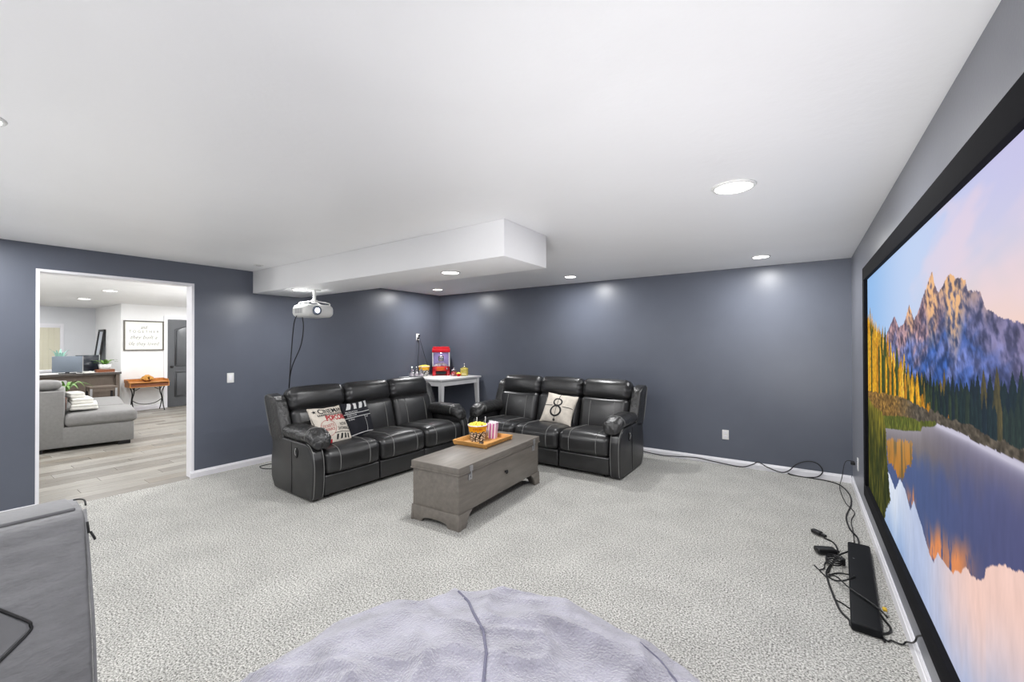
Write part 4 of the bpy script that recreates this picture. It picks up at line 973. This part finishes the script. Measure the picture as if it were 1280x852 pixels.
# console table on an iron base
ct = thing('console_table', 'small oak console table on a scrolled black iron base below the sign', 'table', (HX+.24, 3.16, 0))
obj('table_box', join(box((-.2, -.35, .56), (.2, .35, .575)), box((-.2, -.35, .575), (-.185, .35, .66)), box((-.2, -.35, .575), (.2, -.335, .68)), box((-.2, .335, .575), (.2, .35, .68))), 'oak', ct, sm=False)
obj('drawer_front', box((.185, -.335, .575), (.195, .335, .635)), 'brown', ct, sm=False)
obj('table_top', box((-.2, -.36, .655), (.205, .36, .67)), 'oak', ct, sm=False)
obj('gallery_rail', join(box((-.2, -.36, .67), (-.19, .36, .73)), box((-.2, -.36, .67), (.12, -.35, .72)), box((-.2, .35, .67), (.12, .36, .72))), 'oak', ct, sm=False)
for s in (-1, 1):
    y = s*.27
    obj('leg', join(tube([(.16, y, .56), (.06, y-s*.02, .42), (.02, y, .28), (.08, y, .12), (.17, y, .0)], .011, 6, 4), tube([(-.16, y, .56), (-.06, y-s*.02, .42), (-.02, y, .28), (-.08, y, .12), (-.17, y, .0)], .011, 6, 4), tube([(.0, y, .56), (0, y-s*.05, .48), (0, y-s*.14, .53)], .008, 6, 4)), 'iron', ct)
obj('stretcher', tube([(0, -.27, .26), (0, -.15, .18), (0, 0, .155), (0, .15, .18), (0, .27, .26)], .009, 6, 4), 'iron', ct)
fb_ = thing('flower_bowl', 'low arrangement of gold and brown dried flowers on the oak console', 'flowers', (HX+.24, 3.16, .67))
obj('bowl', lathe([(0, 0), (.05, 0), (.11, .05), (.105, .05), (.04, .008), (0, .008)], 18), 'brown', fb_)
V, Fc = kernels(.11, .045, .09, 90, .026); obj('blossoms', (V, Fc), 'gold', fb_, kind='stuff')
# desk with two monitors, plant and stools
DX = -12.0
dk = thing('desk', 'long taupe desk with a closed front panel across the bright room', 'desk', (DX, 1.75, 0))
obj('desk_top', box((-.68, -1.0, .90), (.02, .88, .94)), 'white_wood', dk, bevel=.004)
obj('top_edge', box((.02, -1.0, .895), (.032, .88, .94)), 'desk_top', dk, sm=False)
obj('front_panel', box((-.12, -1.0, .12), (-.08, .80, .895)), 'taupe', dk, sm=False)
obj('end_panel', box((-.66, .80, 0), (0, .86, .895)), 'taupe', dk, sm=False)
obj('end_panel', box((-.66, -.98, 0), (0, -.92, .895)), 'taupe', dk, sm=False)
def monitor(label, y, x, w_, h_, rz, front):
    t = thing('computer_monitor', label, 'monitor', (x, y, .94), rz)
    obj('foot', box((-.1, -.12, 0), (.1, .12, .012)), 'black', t, bevel=.003)
    obj('neck', box((-.02, -.03, .012), (.01, .03, .16)), 'black', t, sm=False)
    obj('shell', box((.01, -w_/2, .03), (.045, w_/2, .03+h_)), front, t, bevel=.008)
    obj('display', box((.004, -w_/2+.01, .045), (.0105, w_/2-.01, .02+h_)), 'screen_off', t, sm=False)
    obj('edge_strip', box((.02, w_/2-.002, .03), (.05, w_/2+.012, .03+h_)), 'silver', t, sm=False)
monitor('wide computer monitor on the desk showing its pale grey back', 1.845, -12.1, .42, .32, math.radians(-6), 'mon_back')
monitor('dark computer monitor standing beside the grey-backed one on the desk', 2.16, -12.32, .36, .33, math.radians(8), 'screen_off')
pp = thing('potted_plant', 'small green plant in a white pot on a wooden block on the desk', 'plant', (-12.13, 2.40, .94))
obj('block', box((-.1, -.14, 0), (.1, .14, .06)), 'brown', pp, bevel=.004)
obj('pot', lathe([(0, .06), (.085, .06), (.105, .165), (.095, .165), (.085, .15), (0, .15)], 20), 'white_wood', pp)
def leaf(base, az, ln, rise, wd=.02, n=5, droop=.6):
    V = []; F = []
    for i in range(n+1):
        t_ = i/n; r_ = ln*t_; z_ = rise*math.sin(t_*math.pi*droop); w_ = wd*math.sin(math.pi*min(1, .12+.88*t_))+.0015
        c_ = Vector((base[0]+r_*math.cos(az), base[1]+r_*math.sin(az), base[2]+z_)); s_ = Vector((-math.sin(az), math.cos(az), 0))*w_
        V += [tuple(c_-s_), tuple(c_+Vector((0, 0, -.004))), tuple(c_+s_)]
    for i in range(n):
        k = 3*i; F += [(k, k+3, k+4, k+1), (k+1, k+4, k+5, k+2)]
    return V, F
for i in range(16): obj('leaf', leaf((0, 0, .15), i*2.4, random.uniform(.12, .24), random.uniform(.05, .12), .018), 'leaf', pp, recalc=False)
tp = thing('potted_plant', 'pale teal leafy plant standing behind the grey-backed monitor on the desk', 'plant', (-12.52, 1.80, .94))
obj('pot', lathe([(0, 0), (.06, 0), (.08, .14), (.07, .14), (.06, .12), (0, .12)], 18), 'white_wood', tp)
for i in range(12): obj('leaf', leaf((0, 0, .12), i*2.4+.5, random.uniform(.06, .16), random.uniform(.26, .4), .02, 6, .5), 'teal', tp, recalc=False)
pap = thing('paper_stack', 'low stack of white papers on the desk beside the monitors', 'paper', (-11.98, 2.13, .94), .1)
for i in range(3): obj('sheet_bundle', box((-.06+.004*i, -.08, .012*i), (.06, .08-.01*i, .012*i+.011)), 'paper', pap, sm=False)
def stool(label, x, y):
    t = thing('bar_stool', label, 'stool', (x, y, 0), 0, 'stools at the desk')
    obj('seat', box((-.18, -.2, .66), (.18, .2, .70)), 'taupe', t, bevel=.006)
    for sx in (-1, 1):
        for sy in (-1, 1): obj('leg', box((sx*.16-.016, sy*.18-.016, 0), (sx*.16+.016, sy*.18+.016, .66)), 'iron' if sx < 0 else 'silver', t, sm=False)
    for sx in (-1, 1): obj('rail', box((sx*.16-.01, -.18, .2), (sx*.16+.01, .18, .225)), 'iron', t, sm=False)
    obj('apron', box((-.17, -.19, .61), (.17, .19, .66)), 'taupe', t, sm=False)
stool('taupe stool with a square seat and slim metal legs at the desk front', -11.45, 2.22)
# leaning mirror
mr_ = thing('leaning_mirror', 'tall narrow mirror in a black frame leaning on the white wall behind the desk', 'mirror', (-14.1, HY-.25, 0), 0)
tl = Matrix.Rotation(math.radians(-7), 4, 'X')
for lo, hi in (((-.25, -.02, 0), (.25, .02, .05)), ((-.25, -.02, 1.85), (.25, .02, 1.9)), ((-.25, -.02, .05), (-.2, .02, 1.85)), ((.2, -.02, .05), (.25, .02, 1.85))):
    obj('frame_bar', xf(box(lo, hi), tl), 'black', mr_, sm=False)
obj('glass', xf(box((-.2, -.008, .05), (.2, .004, 1.85)), tl), 'mirror', mr_, sm=False)
sw_ = plate('light_switch', 'white light switch on the white wall beside the leaning mirror', 'switch', (-13.2, HY, 1.12), '-y', 'switch')

# sectional sofa with chaise
A0 = at_z(50, 568); A1 = at_z(167, 553)
rzc = -math.atan2(A1.x-A0.x, A1.y-A0.y)
cs = thing('chaise_sofa', 'grey upholstered chaise sofa with dark block feet in the next room', 'sofa', (-8.52, 2.0, 0), rzc)
# local: front side face at x=0 looking +x, foot end at y=0, running towards -y
obj('base', box((-.95, -.75, .055), (0, 0.02, .34)), 'fabric', cs, bevel=.02)
obj('chaise_cushion', rbox((-.47, -.33, .425), (.97, .78, .17), .06, 4, 3, (0, 0, .02)), 'fabric', cs)
obj('back_frame', box((-2.6, -1.10, .055), (0, -.72, .86)), 'fabric', cs, bevel=.02)
obj('rear_base', box((-2.6, -.75, .055), (-.97, -.02, .34)), 'fabric', cs, bevel=.02)
obj('seat_cushion', rbox((-1.8, -.36, .425), (1.6, .72, .17), .06, 4, 3, (0, 0, .02)), 'fabric', cs)
for (x, y) in ((-.09, -.09), (-.09, -1.0), (-.86, -.09), (-2.5, -.1), (-2.5, -1.0)): obj('foot', box((x-.06, y-.07, 0), (x+.06, y+.07, .055)), 'black', cs, sm=False)
Mc = Matrix.Translation((-8.52, 2.0, 0)) @ Matrix.Rotation(rzc, 4, 'Z')
def onc(x, y, z): return Mc @ Vector((x, y, z))
q = thing('sofa_cushion', 'puffy grey cushion lying on top of the chaise sofa back', 'cushion', onc(-.3, -.93, .885), rzc)
obj('cover', rbox((0, 0, .05), (.42, .36, .10), .048, 4, 4, (0, 0, .03)), 'fabric', q)
obj('piping', tube([(-.2, -.17, .05), (.2, -.17, .05), (.2, .17, .05), (-.2, .17, .05), (-.2, -.17, .05)], .005, 6, 0), 'fabric', q)
for i, (x, y, sx, sy, z, lb) in enumerate(((-.55, -.52, .6, .3, .545, 'white knitted blanket folded lowest on the chaise'), (-.58, -.56, .5, .24, .63, 'white blanket folded in the middle of the stack on the chaise'), (-.60, -.62, .36, .17, .715, 'small white folded towel on top of the blanket stack on the chaise'))):
    q = thing('folded_blanket', lb, 'blanket', onc(x, y, z), rzc+.1*i)
    for k in range(2): obj('fold', wob(rbox((0, 0, .019+.038*k), (sx-.01*k, sy-.01*k, .042), .019, 3, 6, (0, 0, .008)), .012, 9, i+k), 'linen', q)
pl = thing('floor_palm', 'green palm plant with long arching leaves behind the chaise sofa', 'plant', (-9.75, 1.45, 0))
obj('pot', lathe([(0, 0), (.1, 0), (.14, .26), (.125, .26), (.11, .22), (0, .22)], 20), 'white_wood', pl)
obj('stem', tube([(0, 0, .2), (.01, .01, .5), (0, .02, .78)], .014, 8, 3), 'brown', pl)
for i in range(14): obj('leaf', leaf((0, .02, .76), i*2.4, random.uniform(.22, .36), random.uniform(.10, .2), .02, 7, .85), 'leaf', pl, recalc=False)
